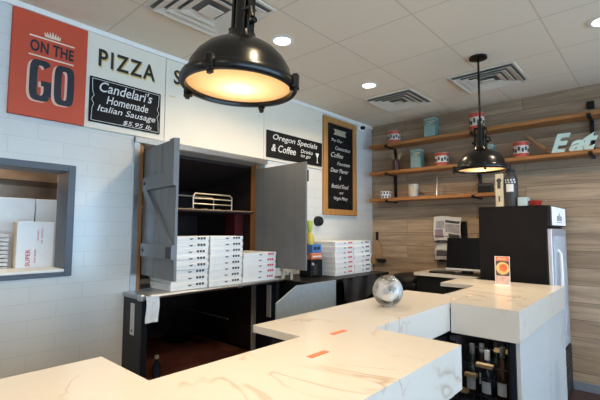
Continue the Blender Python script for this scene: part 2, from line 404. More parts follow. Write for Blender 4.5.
def flat_box(name, lo, hi, label, text_it=False):
    c = ((lo[0] + hi[0]) / 2, (lo[1] + hi[1]) / 2, lo[2])
    t = thing(name, c, label, 'box', None)
    MB().box(lo, hi, .003).build('carton', 'box', t)
    return t
b1 = flat_box('carton_box', (-3.19, .737, 1.206), (-3.135, .955, 1.545), 'white carton with red print standing in front in the pass-through window')
MB().box((-3.19, .727, 1.206), (-3.14, .736, 1.54)).build('edge', 'tancard', b1)
text('SUPER', (-3.133, .815, 1.25), UZ, (0, -1, 0), .11, .026, 'printred', b1, 'print', .001, .01)
for k, (yy, z0, ln) in enumerate(((.848, 1.27, .09), (.862, 1.42, .07), (.885, 1.40, .10))):
    text(('the best', 'always', 'in town'[:7])[k], (-3.133, yy, z0), UZ, (0, -1, 0), ln, .012, 'printred', b1, 'print', .001)
flat_box('carton_box', (-3.60, .33, 1.206), (-3.40, .90, 1.715), 'large blank white carton on the left at the back of the pass-through')
flat_box('carton_box', (-3.62, .912, 1.206), (-3.42, 1.19, 1.715), 'blank white carton at the back right of the pass-through window')
b0 = flat_box('carton_box', (-3.36, .38, 1.206), (-3.15, .70, 1.226), 'lowest flattened box of the grey-edged pile in the pass-through window')
for o in list(b0.children):
    o.data.materials.clear(); o.data.materials.append(M['boxside'])
b0['group'] = 'flattened boxes in the pass-through'
words = ['second', 'third', 'fourth', 'fifth', 'sixth', 'seventh', 'eighth', 'ninth', 'tenth']
for k in range(9):
    r = dup(b0, b0.location + V((random.uniform(-.004, .004), 0, .0262 * (k + 1))), '%s flattened box from the bottom of the grey-edged pile in the pass-through' % words[k], 'box', 'flattened boxes in the pass-through')

# ------------------------------------------------------------------ signs on the left wall
rs = thing('sign_board', (XW, .81, 2.19), 'orange-red ON THE GO sign board high on the white tile wall', 'sign')
MB().box((XW, .595, 2.191), (XW + .03, 1.024, 2.853), .003).build('board', 'red', rs)
xs = XW + .030
for z in (2.700, 2.578): MB().box((xs, .685, z), (xs + .002, .942, z + .008)).build('rule', 'creamtext', rs)
text('ON THE', (xs, .69, 2.606), UY, UZ, .25, .076, 'navy', rs, 'lettering', .003, .028, 0, 1.05)
def stroke_ring(mb, x, y0, z0, w_, h_, t_, a0, a1, bar=False, n=40):
    """heavy condensed round letter drawn as a band between two rounded rectangles"""
    def pt(a, ww, hh):
        c, q = math.cos(a), math.sin(a); e = .5
        return (ww * math.copysign(abs(c) ** e, c), hh * math.copysign(abs(q) ** (e * .9), q))
    cy, cz = y0 + w_ / 2, z0 + h_ / 2; o = [pt(a0 + (a1 - a0) * k / n, w_ / 2, h_ / 2) for k in range(n + 1)]; i_ = [pt(a0 + (a1 - a0) * k / n, w_ / 2 - t_, h_ / 2 - t_ * .85) for k in range(n + 1)]
    rows_ = [[mb.bm.verts.new((xx, cy + q[0], cz + q[1])) for q in pts] for xx in (x, x + .003) for pts in (o, i_)]
    for k in range(n):
        for A, B in ((0, 1), (1, 3), (3, 2), (2, 0)): mb.bm.faces.new((rows_[A][k], rows_[A][k + 1], rows_[B][k + 1], rows_[B][k]))
    for k in (0, n): mb.bm.faces.new((rows_[0][k], rows_[1][k], rows_[3][k], rows_[2][k]))
    if bar: mb.box((x, y0 + w_ * .53, z0 + h_ * .37), (x + .0031, y0 + w_ - t_, z0 + h_ * .50)).box((x, y0 + w_ - t_, z0 + h_ * .13), (x + .0032, y0 + w_, z0 + h_ * .50))
for nm, m_, dx, dy, dz in (('letter_shadow', 'pinkshade', 0, -.014, -.008), ('lettering', 'navy', .002, 0, 0)):
    g = MB(); stroke_ring(g, xs + dx, .694 + dy, 2.296 + dz, .122, .262, .042, math.radians(38), math.radians(322), True); g.build(nm, m_, rs)
    g = MB(); stroke_ring(g, xs + dx, .832 + dy, 2.296 + dz, .118, .262, .042, 0, 2 * math.pi); g.build(nm, m_, rs)
cr = MB()
for k in range(7):
    a = (k - 3) * .16; y = .812 + (k - 3) * .0125
    cr.prism([(-.0075, 0), (.0075, 0), (.001, .036 - abs(k - 3) * .005), (-.001, .036 - abs(k - 3) * .005)], (xs, y, 2.726), (0, math.cos(a), -math.sin(a)), (0, math.sin(a), math.cos(a)), (.002, 0, 0))
cr.box((xs, .768, 2.718), (xs + .002, .856, 2.728)).build('crown', 'creamtext', rs)

def cream_panel(y0, y1, z0, z1, label):
    t = thing('cream_sign', (XW, (y0 + y1) / 2, z0), label, 'sign panel', 'cream sign panels')
    MB().box((XW + .001, y0, z0), (XW + .014, y1, z1), .002).build('panel', 'cream', t); return t
p1 = cream_panel(1.028, 1.618, 2.190, 2.860, 'cream panel with PIZZA in black letters beside the red sign')
p2 = cream_panel(1.623, 2.686, 2.190, 2.860, 'long cream panel lettered SIDES partly behind the near pendant lamp')
p3 = cream_panel(2.691, 3.610, 2.190, 2.860, 'plain cream panel behind the small chalkboard above the oven doors')
xp = XW + .014
def raised(word, y0, w_, z0, h_, t):
    text(word, (xp, y0 + .008, z0 - .010), UY, UZ, w_, h_, 'gold', t, 'letter_shadow', .002, .014, 0, 1.22)
    text(word, (xp + .002, y0, z0), UY, UZ, w_, h_, 'blacktext', t, 'lettering', .006, .014, 0, 1.22)
raised('PIZZA', 1.105, .420, 2.640, .122, p1)
raised('SIDES', 1.690, .40, 2.673, .117, p2)
for (y, z, t) in ((1.655, 2.56, p2), (2.62, 2.645, p2), (3.5, 2.74, p3)):
    MB().box((xp, y, z), (xp + .003, y + .05, z + .006), .001).build('clip', 'gold', t)

def chalkboard(y0, y1, z0, z1, label, cat='chalkboard', fr=None):
    t = thing('chalkboard', (xp, (y0 + y1) / 2, z0), label, cat)
    x0 = xp + .001
    MB().box((x0, y0 + .002, z0 + .002), (x0 + .012, y1 - .002, z1 - .002), .002).build('slate', 'board', t)
    if fr:
        f = MB(); d = .030
        for a, b, c, e in ((y0, y0 + fr, z0, z1), (y1 - fr, y1, z0, z1), (y0 + fr, y1 - fr, z0, z0 + fr), (y0 + fr, y1 - fr, z1 - fr, z1)):
            f.box((x0, a, c), (x0 + d, b, e), .003)
        f.build('frame', 'boardframe', t)
    return t, x0 + .0125
c1, xc = chalkboard(1.05, 1.578, 2.231, 2.553, 'chalkboard with white handwriting under the PIZZA letters')
text("Candelari's", (xc, 1.115, 2.455), UY, UZ, .39, .075, 'chalk', c1, 'handwriting', .001, .006, .25)
text('Homemade', (xc, 1.165, 2.377), UY, UZ, .31, .058, 'chalk', c1, 'handwriting', .001, .006, .25)
text('Italian Sausage', (xc, 1.105, 2.302), UY, UZ, .43, .058, 'chalk', c1, 'handwriting', .001, .004, .25)
text('$5.95 lb', (xc, 1.285, 2.248), UY, UZ, .22, .036, 'chalk', c1, 'handwriting', .001, .002, .25)
bd = MB()
for (a, b, c, e) in ((1.068, 1.56, 2.535, 2.538), (1.068, 1.56, 2.243, 2.246)): bd.box((xc, a, c), (xc + .001, b, e))
for y, sg in ((1.066, 1), (1.562, -1)):
    bd.tube([(xc, y, 2.245), (xc, y + .004 * sg, 2.33), (xc, y + .014 * sg, 2.36), (xc, y - .002 * sg, 2.39), (xc, y + .014 * sg, 2.42), (xc, y + .004 * sg, 2.45), (xc, y, 2.537)], .0022, 5)
bd.build('chalk_border', 'chalk', c1)
c2, xc = chalkboard(2.716, 3.590, 2.216, 2.492, 'wide chalkboard above the right grey oven door beside the tall board')
text('Oregon Specials', (xc, 2.80, 2.388), UY, UZ, .70, .075, 'chalk', c2, 'handwriting', .001, .01, .25)
text('& Coffee', (xc, 2.78, 2.285), UY, UZ, .36, .075, 'chalk', c2, 'handwriting', .001, .012, .25)
text('Drinks', (xc, 3.22, 2.328), UY, UZ, .2, .04, 'chalk', c2, 'handwriting', .001, .006, .25)
text('to go', (xc, 3.22, 2.272), UY, UZ, .16, .04, 'chalk', c2, 'handwriting', .001, .006, .25)
MB().prism([(-.03, .05), (.03, .05), (.006, 0), (.006, -.05), (.025, -.06), (-.025, -.06), (-.006, -.05), (-.006, 0)], (xc, 3.50, 2.31), UY, UZ, (.001, 0, 0)).build('chalk_drawing', 'chalk', c2)
t4 = thing('chalkboard', (XW, 3.955, 1.672), 'tall menu chalkboard in a honey wood frame near the wall corner', 'chalkboard')
x0 = XW + .002
MB().box((x0, 3.63, 1.682), (x0 + .015, 4.275, 2.825), .002).build('slate', 'board', t4)
f = MB()
for a, b, c, e in ((3.62, 3.69, 1.672, 2.835), (4.215, 4.285, 1.672, 2.835), (3.69, 4.215, 1.672, 1.742), (3.69, 4.215, 2.765, 2.835)): f.box((x0, a, c), (x0 + .034, b, e), .004)
f.build('frame', 'boardframe', t4)
xc = x0 + .0155
MB().prism([(-.13, -.035), (.13, -.035), (.10, .0), (.13, .035), (-.13, .035), (-.10, 0)], (xc, 3.95, 2.675), UY, UZ, (.001, 0, 0)).build('chalk_banner', mat('chalk_banner_tan', (.40, .37, .26), .9, noise=.2, nscale=30), t4)
for (s_, y, z, w_, h_) in (('Try Our', 3.76, 2.545, .26, .05), ('Connecticut', 3.83, 2.46, .36, .05), ('Coffee', 3.75, 2.365, .28, .065), ('Fountain', 3.87, 2.275, .30, .05), ('Dear Flavor', 3.73, 2.185, .42, .055),
                           ('&', 3.93, 2.10, .04, .05), ('Bottled Food', 3.75, 1.995, .40, .055), ('and', 3.93, 1.93, .09, .035), ('Virgin Mary', 3.80, 1.845, .33, .055)):
    text(s_, (xc, y + w_ * .07, z), UY, UZ, w_ * .86, h_ * .9, 'chalk', t4, 'handwriting', .001, -.004, .35)

sc = thing('security_camera', (XW + .04, 4.40, 2.79), 'small white security camera with black eye in the wall corner', 'camera')
MB().box((XW + .001, 4.33, 2.79), (XW + .03, 4.47, 2.862), .006).build('mount', 'trimwhite', sc)
MB().lathe([(0, 0), (.024, .004), (.034, .02), (.034, .03), (.02, .046), (0, .05)], (XW + .055, 4.40, 2.80), 18).build('dome', 'black', sc, smooth=SM)

# ------------------------------------------------------------------ oven cabinet built into the wall
ov = thing('oven_cabinet', (-2.7, 2.07, 0), 'built-in oven cabinet with grey plank doors standing open', 'oven cabinet')
# lining
l = MB(); l.box((-4.05, 1.38, .33), (-3.09, 1.43, 2.2)).box((-4.05, 2.72, .33), (-3.09, 2.77, 2.2)).box((-4.09, 1.38, .33), (-4.05, 2.77, 2.2)).box((-4.05, 1.43, 2.14), (-3.09, 2.72, 2.2))
l.build('lining', 'ovendark', ov)
MB().prism([(0, 0), (.82, .20), (.82, .22), (0, .22)], (-3.92, 1.432, 1.915), UX, UZ, (0, 1.286, 0)).build('hood', 'ovendark', ov)
fr = MB(); fr.box((XW, 1.385, 1.045), (XW + .014, 1.43, 2.185), .002).box((XW, 1.385, 2.14), (XW + .03, 2.735, 2.185), .003)
fr.build('metal_frame', 'steel', ov)
MB().box((XW - .02, 1.432, 1.045), (XW + .006, 1.462, 2.138), .002).build('jamb', 'jamb', ov)
MB().box((-3.065, 2.676, 1.052), (-2.985, 2.7195, 2.138), .002).build('jamb', 'jamb', ov)
MB().box((-3.36, 2.600, 1.052), (-3.22, 2.716, 1.654)).build('post', 'maroon', ov)
MB().box((-4.05, 1.432, 1.655), (-3.02, 2.716, 1.678), .002).build('rack_shelf', 'ovendark', ov)
MB().box((-3.026, 1.432, 1.668), (-3.016, 2.66, 1.676), .002).build('shelf_lip', 'tan', ov)
# ledge
ld = MB().box((-3.9, 1.44, 1.028), (-2.93, 2.71, 1.050)).box((XW + .001, 1.340, 1.020), (-2.64, 2.69, 1.050), .003).build('ledge', 'ledge', ov)
MB().tube([(-2.632, 1.340, 1.035), (-2.632, 2.18, 1.035)], .016, 12).tube([(-2.632, 2.192, 1.035), (-2.632, 2.69, 1.035)], .016, 12).build('rail', 'steel', ov, smooth=SM)
MB().box((-2.636, 2.165, 1.016), (-2.612, 2.205, 1.050), .006).build('rail_joint', 'steel', ov)
MB().box((-2.68, 1.332, 1.012), (-2.614, 1.366, 1.058), .01, seg=2).build('corner_cap', 'steel', ov)
sp = MB().box((XW + .001, 1.350, 0), (-2.635, 1.392, 1.019), .002).build('side_panel', 'navypanel', ov)
MB().box((-2.79, 1.345, .77), (-2.735, 1.351, .985), .002).build('slotted_strip', 'silver', sp)
MB().tube([(-2.76, 1.346, .80), (-2.76, 1.3435, .80)], .008, 8).build('slot', 'black', sp)
sp = MB().box((XW + .001, 2.62, 0), (-2.635, 2.66, 1.019), .002).build('side_panel', 'navypanel', ov)
MB().box((-2.755, 2.612, .70), (-2.70, 2.621, .99), .002).build('slotted_strip', 'silver', sp)
MB().box((XW - 1.15, 1.435, .32), (-2.66, 2.61, .355), .003).build('base_plate', 'ovenmaroon', ov)
MB().box((-2.70, 1.395, .0), (-2.66, 2.61, .32), .003).build('kick_panel', 'navypanel', ov)
MB().tube([(-3.50, 2.09, .78), (-2.68, 2.11, .77)], .006, 8).build('gas_pipe', 'darkgrey', ov, smooth=SM)

def door(hx, hy, fx, fy, z0, z1, brace_side, label):
    """plank door swung out from hinge (hx,hy) to free edge (fx,fy)"""
    a = V((hx, hy, 0)); b = V((fx, fy, 0)); d = (b - a); L = d.length; d.normalize(); n = V((-d.y, d.x, 0)) * brace_side; up = V((0, 0, 1))
    slab = MB()
    k = 5; w_ = L / k
    for i in range(k):
        q = MB(); p = a + d * (i * w_ + .0015)
        slab.prism([(0, 0), (w_ - .003, 0), (w_ - .003, z1 - z0), (0, z1 - z0)], p + up * z0 - n * .009, d, up, n * .018)
        slab.prism([(-.002, .001), (.002, .001), (.002, z1 - z0 - .001), (-.002, z1 - z0 - .001)], a + d * (i * w_) + up * z0 - n * .007 + d * .002, d, up, n * .014)
    o = slab.build('door', 'doorgrey', ov)
    return o, a, d, n, L
# left door: framed and braced on the side we see
o, a, d, n, L = door(XW + .012, 1.475, -2.325, 1.405, 1.165, 2.092, 1, '')
n = V((d.y, -d.x, 0))   # towards the camera side
def bar(pts, nm):
    up = V((0, 0, 1)); MB().prism(pts, a + n * .0095, d, up, n * .02).build(nm, 'doorgrey', o)
bar([(.03, 1.78), (L, 1.78), (L, 1.875), (.03, 1.875)], 'batten'); bar([(.03, 1.30), (L, 1.30), (L, 1.395), (.03, 1.395)], 'batten')
bar([(.04, 1.78), (.12, 1.78), (L - .02, 1.395), (L - .12, 1.395)], 'brace')
bar([(L - .07, 1.875), (L, 1.875), (L, 2.09), (L - .07, 2.09)], 'stile')
for z in (1.83, 1.345):
    MB().tube([a + d * .075 + n * .028 + V((0, 0, z)), a + d * .075 + n * .034 + V((0, 0, z))], .012, 10).build('bolt', 'black', o)
MB().box((-2.40, 1.372, 1.31), (-2.345, 1.392, 1.385), .004).build('latch', 'darkgrey', o)
# right door, its planks facing us
o, a, d, n, L = door(-2.972, 2.664, -2.285, 2.632, 1.150, 2.090, -1, '')
for z in (1.28, 1.92): MB().box((-2.33, 2.645, z), (-2.283, 2.662, z + .10), .003).build('hinge', 'darkgrey', o)

# rack inside the oven
rk = thing('wire_rack', (-3.2, 2.32, 1.678), 'bright chrome wire rack on the shelf inside the oven', 'rack')
def loop(x, z):
    return [(x, 2.10, 1.684), (x, 2.10, z - .02), (x, 2.12, z), (x, 2.52, z), (x, 2.545, z - .02), (x, 2.545, 1.684)]
MB().tube(loop(-3.20, 1.83), .007, 8).build('front_loop', 'chromewarm', rk, smooth=SM)
MB().tube(loop(-3.50, 1.83), .007, 8).build('rear_loop', 'chromewarm', rk, smooth=SM)
r = MB()
for z in (1.735, 1.785): r.tube([(-3.20, 2.10, z), (-3.20, 2.545, z)], .006, 8)
for y in (2.10, 2.25, 2.40, 2.545): r.tube([(-3.20, y, 1.689), (-3.50, y, 1.689)], .006, 8)
r.build('crossbars', 'chromewarm', rk, smooth=SM)
pn = thing('baking_pan', (-3.80, 2.36, .356), 'round black pan lying deep on the brown plate under the ledge', 'pan')
MB().lathe([(0, .002), (.13, .002), (.16, .04), (.165, .04), (.135, 0), (0, 0)], (-3.80, 2.36, .356), 28).build('pan_body', 'black', pn, smooth=SM)
MB().tube([(-3.64, 2.36, .39), (-3.45, 2.42, .40)], .01, 8).build('handle', 'black', pn)
bt = thing('spray_bottle', (-2.98, 1.66, .356), 'small dark bottle with pale cap on the plate under the ledge', 'bottle')
MB().lathe([(0, 0), (.03, 0), (.032, .08), (.014, .12), (.014, .14), (0, .14)], (-2.98, 1.66, .356), 18).build('bottle_body', 'bottle_blue', bt, smooth=SM)
MB().lathe([(0, .138), (.016, .138), (.016, .165), (0, .168)], (-2.98, 1.66, .356), 14).build('cap', 'silver', bt, smooth=SM)
dp = thing('dust_pan', (-2.83, 1.92, .356), 'small dark tray beside the bottle under the ledge', 'tray')
MB().prism([(-.12, 0), (.12, 0), (.13, .02), (-.13, .02)], (-2.88, 1.92, .357), UY, UZ, (.1, 0, 0)).build('tray_body', 'black', dp)
MB().box((-2.80, 1.94, .374), (-2.76, 2.0, .39), .004).build('handle', 'tan', dp)

tw = MB().grid(lambda a, b: V((-2.610 + .006 * math.sin(a * 9) + .01 * b, 1.362 + .09 * a + .006 * math.sin(b * 5), 1.045 - .175 * b)), 8, 8, .004)
tag(tw.build('towel', 'towel', smooth=SM), 'pale blue towel hanging from the steel ledge under the left door', 'towel')

# ------------------------------------------------------------------ pizza boxes
def make_box(y, z, x, W, D, ink, label, grp):
    """front faces +x, origin at middle of its bottom front edge"""
    t = thing('pizza_box', (x, y, z), label, 'pizza box', grp); T = .049
    MB().box((-D, -W / 2 + .003, 0), (-.003, W / 2 - .003, T - .010), .0015).build('tray', 'box', t, world=False)
    MB().box((-D, -W / 2, T - .027), (0, W / 2, T - .001), .002).build('lid', 'box', t, world=False)
    MB().prism([(-.022, 0), (.022, 0), (0, -.012)], (.0002, 0, T - .027 + .012), UY, UZ, (.001, 0, 0)).build('tuck_tab', 'printblack', t, world=False)
    p = MB()
    for k in range(3): p.box((.0002, W / 2 - .105 + k * .026, T - .024), (.001, W / 2 - .085 + k * .026, T - .007))
    p.build('print', ink, t, world=False)
    MB().box((-D + .03, -W / 2 - .0008, T - .022), (-.03, -W / 2 + .001, T - .019)).build('side_crease', 'boxside', t, world=False)
    return t
ordn = ['topmost', 'second', 'third', 'fourth', 'fifth', 'sixth', 'seventh', 'bottom']
def stack(y, x, z, W, D, n, ink, where, grp):
    first = None
    for i in range(n):
        k = n - 1 - i
        lab = ('%s white pizza box of %s' % ('topmost' if k == 0 else 'bottom', where)) if k in (0, n - 1) else '%s white pizza box down in %s' % (ordn[k], where)
        pos = (x + random.uniform(-.006, .006), y + random.uniform(-.004, .004), z + i * .0492)
        if first is None: first = make_box(pos[1], pos[2], pos[0], W, D, ink, lab, grp)
        else:
            dup(first, pos, lab, 'pizza box', grp, random.uniform(-.012, .012))
G1 = 'pizza boxes stacked on the oven ledge'
stack(1.730, -2.650, 1.051, .318, .30, 8, 'printblack', 'the left stack on the oven ledge', G1)
stack(2.060, -2.640, 1.051, .328, .32, 8, 'printblack', 'the middle stack on the oven ledge', G1)
stack(2.432, -2.650, 1.051, .385, .40, 5, 'printred', 'the right stack on the oven ledge', G1)
G2 = 'pizza boxes stacked on the black counter'
stack(3.432, -2.455, 1.036, .325, .44, 7, 'printred', 'the near stack on the black counter', G2)
stack(3.766, -2.455, 1.036, .325, .44, 7, 'printblack', 'the corner stack on the black counter', G2)

# ------------------------------------------------------------------ black side counter along the left wall
sk = thing('side_counter', (-2.6, 3.5, 0), 'black-topped steel counter between the oven and the corner', 'counter')
MB().box((XW + .001, 2.73, 1.005), (-2.30, 4.05, 1.034), .004).build('worktop', 'black', sk)
MB().box((-2.86, 2.73, 0), (-2.31, 3.06, 1.004), .004).build('cabinet_body', 'black', sk)
MB().prism([(2.276, .3), (2.276, .92), (2.515, 1.034), (3.05, 1.034), (3.05, .3)], (-2.298, 0, 0), UY, UZ, (.014, 0, 0)).build('steel_panel', 'steelpanel', sk)
MB().box((-2.86, 3.075, 0), (-2.33, 3.12, 1.004), .003).build('side_panel', 'navypanel', sk)
MB().box((-2.86, 3.14, 0), (-2.36, 4.04, 1.004), .004).build('cabinet', 'black', sk)
cl = MB().grid(lambda a, b: V((-2.275 + .03 * b + .012 * math.sin(a * 17 + b * 3), 3.13 + .75 * a, 1.045 - .04 * math.sin(a * 9) ** 2 - (.20 + .04 * math.sin(a * 7)) * b)), 26, 8, .006)
tag(cl.build('apron', 'blackcloth', smooth=SM), 'black cloth hanging over the side counter below the pizza boxes', 'cloth')
rg = MB()
rg.grid(lambda a, b: V((-2.60 + .05 * (b - .5) + .012 * math.sin(a * 11), 2.650 + .145 * a, 1.115 + .035 * math.sin(math.pi * b) + .012 * math.sin(a * 8 + 1))), 10, 8, .010)
rg.tube([(-2.60, 2.665, 1.053), (-2.595, 2.67, 1.09), (-2.60, 2.68, 1.13)], [.016, .019, .024], 9).tube([(-2.59, 2.775, 1.037), (-2.595, 2.772, 1.09), (-2.60, 2.765, 1.13)], [.015, .018, .024], 9)
rag = tag(rg.build('rag', 'rag', smooth=SM), 'crumpled beige rag beside the right oven ledge stack', 'rag')
to = thing('toaster', (-2.60, 3.10, 1.036), 'black countertop appliance between the right oven door and pizza boxes', 'appliance')
MB().box((-2.72, 3.02, 1.036), (-2.56, 3.20, 1.205), .012, seg=2).build('housing', 'black', to)
MB().box((-2.561, 3.05, 1.06), (-2.556, 3.11, 1.16), .002).build('front_plate', 'darkgrey', to)
MB().lathe([(0, 0), (.014, 0), (.012, .012), (0, .013)], (-2.556, 3.035, 1.165), 12, Matrix.Rotation(math.pi / 2, 4, 'Y')).build('knob', 'silver', to)
op = thing('snack_packet', (-2.62, 3.11, 1.206), 'orange and white packet lying on the black appliance', 'packet')
MB().box((-2.68, 3.035, 1.206), (-2.57, 3.20, 1.268), .008, seg=2).build('packet_body', 'orange', op)
MB().box((-2.571, 3.05, 1.228), (-2.568, 3.19, 1.242)).build('stripe', 'paper', op)
bp_ = thing('blue_carton', (-2.63, 3.12, 1.269), 'blue carton on top of the orange packet by the right oven door', 'carton')
MB().box((-2.68, 3.055, 1.269), (-2.575, 3.20, 1.352), .004).build('carton_body', 'bluepk', bp_)
MB().box((-2.576, 3.075, 1.30), (-2.573, 3.115, 1.33)).box((-2.576, 3.13, 1.30), (-2.573, 3.17, 1.33)).build('print', 'navy', bp_)
yb = thing('sauce_bottle', (-2.64, 3.09, 1.353), 'yellow bottle with lime neck beside the right oven door edge', 'bottle')
MB().lathe([(0, 0), (.045, 0), (.047, .06), (.03, .10), (.018, .12), (0, .12)], (-2.64, 3.09, 1.353), 20).build('bottle_body', 'yellow', yb, smooth=SM)
MB().lathe([(0, .118), (.02, .118), (.03, .17), (.03, .235), (0, .24)], (-2.64, 3.09, 1.353), 16).build('neck', 'lime', yb, smooth=SM)
pl = thing('wall_disc', (XW + .03, 3.525, 1.54), 'round black disc mounted on the white wall under the tall chalkboard', 'disc')
MB().lathe([(0, 0), (.055, 0), (.058, .03), (.048, .06), (.025, .065), (.022, .058), (0, .058)], (XW + .001, 3.525, 1.595), 28, Matrix.Rotation(math.pi / 2, 4, 'Y')).build('shell', 'black', pl, smooth=SM)
MB().lathe([(0, .056), (.016, .058), (.014, .070), (0, .072)], (XW + .001, 3.525, 1.595), 16, Matrix.Rotation(math.pi / 2, 4, 'Y')).build('hub', 'darkgrey', pl, smooth=SM)

# ------------------------------------------------------------------ bar counter
HC = 1.06; AP = .165
bar_ = thing('bar_worktop', (-1.0, .8, HC), 'cream veined stone bar worktop turning the corner in front', 'worktop')
poly = [(-1.46, -.9), (-1.46, .607), (-1.130, .607), (-1.130, 1.268), (-1.424, 1.268), (-1.424, 2.752), (-.985, 2.752), (-.985, 1.595), (-.598, 1.595), (-.598, -.9)]
MB().prism(poly, (0, 0, HC - .032), UX, UY, (0, 0, .032)).build('slab', 'marble', bar_)
ap = MB(); ap.box((-.623, -.9, HC - AP), (-.598, 1.595, HC - .0322)).box((-.985, 1.57, HC - AP), (-.623, 1.595, HC - .0322)).box((-1.010, 1.57, HC - AP), (-.985, 2.458, HC - .0322))
ap.build('apron', 'marble', bar_)
bb = thing('bar_cabinet', (-.9, .35, 0), 'grey panelled base under the near bar worktop', 'counter base')
MB().box((-1.03, -.88, .08), (-.65, 1.54, HC - .034)).build('carcase', 'darkgrey', bb)
MB().box((-.649, -.88, .0), (-.640, 1.555, HC - .034)).build('outer_panel', 'panelmarble', bb)
MB().box((-1.40, -.88, 0), (-1.06, .55, HC - .034), .003).build('wing_carcase', 'darkgrey', bb)
cb = thing('undercounter_cabinet', (-1.2, 2.1, 0), 'black undercounter cabinet below the rear bar worktop', 'cabinet')
MB().box((-1.36, 1.32, .06), (-1.04, 2.72, HC - .034), .003).build('carcase', 'black', cb)
for y in (1.60, 2.06): MB().box((-1.038, y, .10), (-1.018, y + .43, .86), .003).build('door', 'black', cb)

dt = thing('end_worktop', (-.87, 3.1, HC), 'cream stone end worktop with the menu card on it', 'worktop')
MB().prism([(-.980, 2.46), (-.980, 2.757), (-1.135, 2.757), (-1.135, 3.36), (-1.42, 3.36), (-1.42, 3.985), (-1.97, 3.985), (-1.97, 4.60), (-1.32, 4.60), (-1.32, 3.80), (-.605, 3.80), (-.605, 2.46)], (0, 0, HC - .03), UX, UY, (0, 0, .03)).build('slab', 'marble', dt)
MB().box((-.980, 2.46, HC - AP - .01), (-.605, 2.485, HC - .0302)).box((-.630, 2.485, HC - AP), (-.605, 3.80, HC - .0302)).build('apron', 'marble', dt)
MB().box((-1.150, 2.76, HC - .008), (-1.1355, 3.355, HC - .001), .002).build('metal_edge', 'steel', dt)
db = thing('end_cabinet', (-.66, 3.1, 0), 'pale streaked side panels under the end worktop', 'counter base')
MB().box((-.634, 2.490, 0), (-.613, 3.22, HC - AP), .001).build('side_panel', 'panelmarble', db)
MB().box((-.634, 3.223, 0), (-.613, 3.80, HC - AP), .001).build('side_panel', 'panelmarble', db)
MB().box((-.666, 2.488, 0), (-.636, 2.53, HC - AP - .012), .002).build('front_stile', 'navypanel', db)
MB().box((-1.12, 3.30, 0), (-.64, 3.78, HC - .034), .003).build('carcase', 'black', db)
lf = thing('back_cabinet', (-1.6, 4.2, 0), 'black cabinets under the cream back counter by the cooler', 'cabinet')
MB().box((-1.95, 4.01, .0), (-1.34, 4.58, HC - .033), .003).build('carcase', 'black', lf)
MB().box((-1.40, 3.40, .0), (-1.135, 3.92, HC - .033), .003).build('return_carcase', 'black', lf)
MB().box((-1.39, 3.387, .45), (-1.15, 3.399, .95), .003).build('door', 'darkgrey', lf)
bn = thing('trash_bin', (-2.17, 4.30, 0), 'black bin with rounded lid against the plank wall by the corner', 'bin')
MB().box((-2.36, 4.12, 0), (-2.02, 4.48, .92), .03, seg=3).build('bin_body', 'black', bn)
MB().lathe([(.19, .92), (.19, .94), (.17, .985), (.10, 1.01), (0, 1.015)], (-2.19, 4.30, 0), 24).build('lid', 'black', bn, smooth=SM)
sf = thing('low_fridge', (-1.9, 3.3, 0), 'low black fridge in the gap behind the bar globe', 'fridge')
MB().box((-1.75, 2.80, .0), (-1.16, 3.34, .90), .006).build('fridge_body', 'black', sf)
MB().box((-1.74, 2.785, .12), (-1.17, 2.799, .88), .004).build('door', 'screen', sf)

# coral paper strips and tan stickers on the worktops
for k, (x, y, w_, l_, lab, m) in enumerate(((-1.055, 1.427, .022, .095, 'coral paper strip on the bar worktop, the farther of two', 'coral'), (-.925, 1.130, .024, .095, 'coral paper strip on the bar worktop, the nearer of two', 'coral'),
                           (-1.012, 2.59, .022, .07, 'small tan sticker at the near corner of the end worktop', 'tancard'), (-.985, 2.80, .022, .07, 'small tan sticker farther along the end worktop', 'tancard'))):
    tag(MB().box((x - w_ / 2, y - l_ / 2, HC + .0002), (x + w_ / 2, y + l_ / 2, HC + .0022)).build('paper_strip', m), lab, 'paper strip', 'paper strips on the worktops')

# glass globe
gl = thing('glass_globe', (-1.195, 2.09, HC), 'clear round glass bowl standing on the rear bar worktop', 'glass bowl')
prof = [(0, .004)] + [(.086 * math.sin(t), .088 - .088 * math.cos(t)) for t in [math.radians(a) for a in range(24, 156, 8)]] + [(.040, .170), (.037, .168)] + [(.081 * math.sin(t), .088 - .082 * math.cos(t)) for t in [math.radians(a) for a in range(150, 20, -8)]] + [(0, .014)]
prof[0] = (0, .0)
prof.insert(1, (.034, .0))
MB().lathe(prof, (-1.195, 2.09, HC + .001), 40).build('bowl', 'glass', gl, smooth=SM)
MB().lathe([(.037, .168), (.041, .168), (.042, .172), (.037, .173), (.037, .168)], (-1.195, 2.09, HC + .001), 30).build('rim', 'glass', gl, smooth=SM)

# ------------------------------------------------------------------ wine fridge under the end worktop
wfz = thing('wine_fridge', (-.82, 2.9, 0), 'black glass-front wine fridge under the end worktop', 'fridge')
fx0, fx1, fy0, fy1, fz0, fz1 = -.985, -.668, 2.50, 3.24, .04, .885
MB().box((fx0, fy0 + .02, fz0), (fx0 + .018, fy1, fz1)).box((fx1 - .012, fy0 + .02, fz0), (fx1, fy1, fz1)).box((fx0, fy1 - .02, fz0), (fx1, fy1, fz1)).box((fx0, fy0 + .02, fz0), (fx1, fy1, fz0 + .06)).box((fx0, fy0 + .02, fz1 - .02), (fx1, fy1, fz1)).build('cabinet_shell', 'black', wfz)
dr = MB().box((fx0, fy0, fz0), (fx0 + .02, fy0 + .019, fz1)).box((fx1 - .012, fy0, fz0), (fx1, fy0 + .019, fz1)).box((fx0, fy0, fz1 - .022), (fx1, fy0 + .019, fz1)).box((fx0, fy0, fz0), (fx1, fy0 + .019, fz0 + .05)).build('door', 'black', wfz)
MB().box((fx0 + .02, fy0 + .006, fz0 + .05), (fx1 - .012, fy0 + .011, fz1 - .022)).build('glass_pane', 'door_glass', dr)
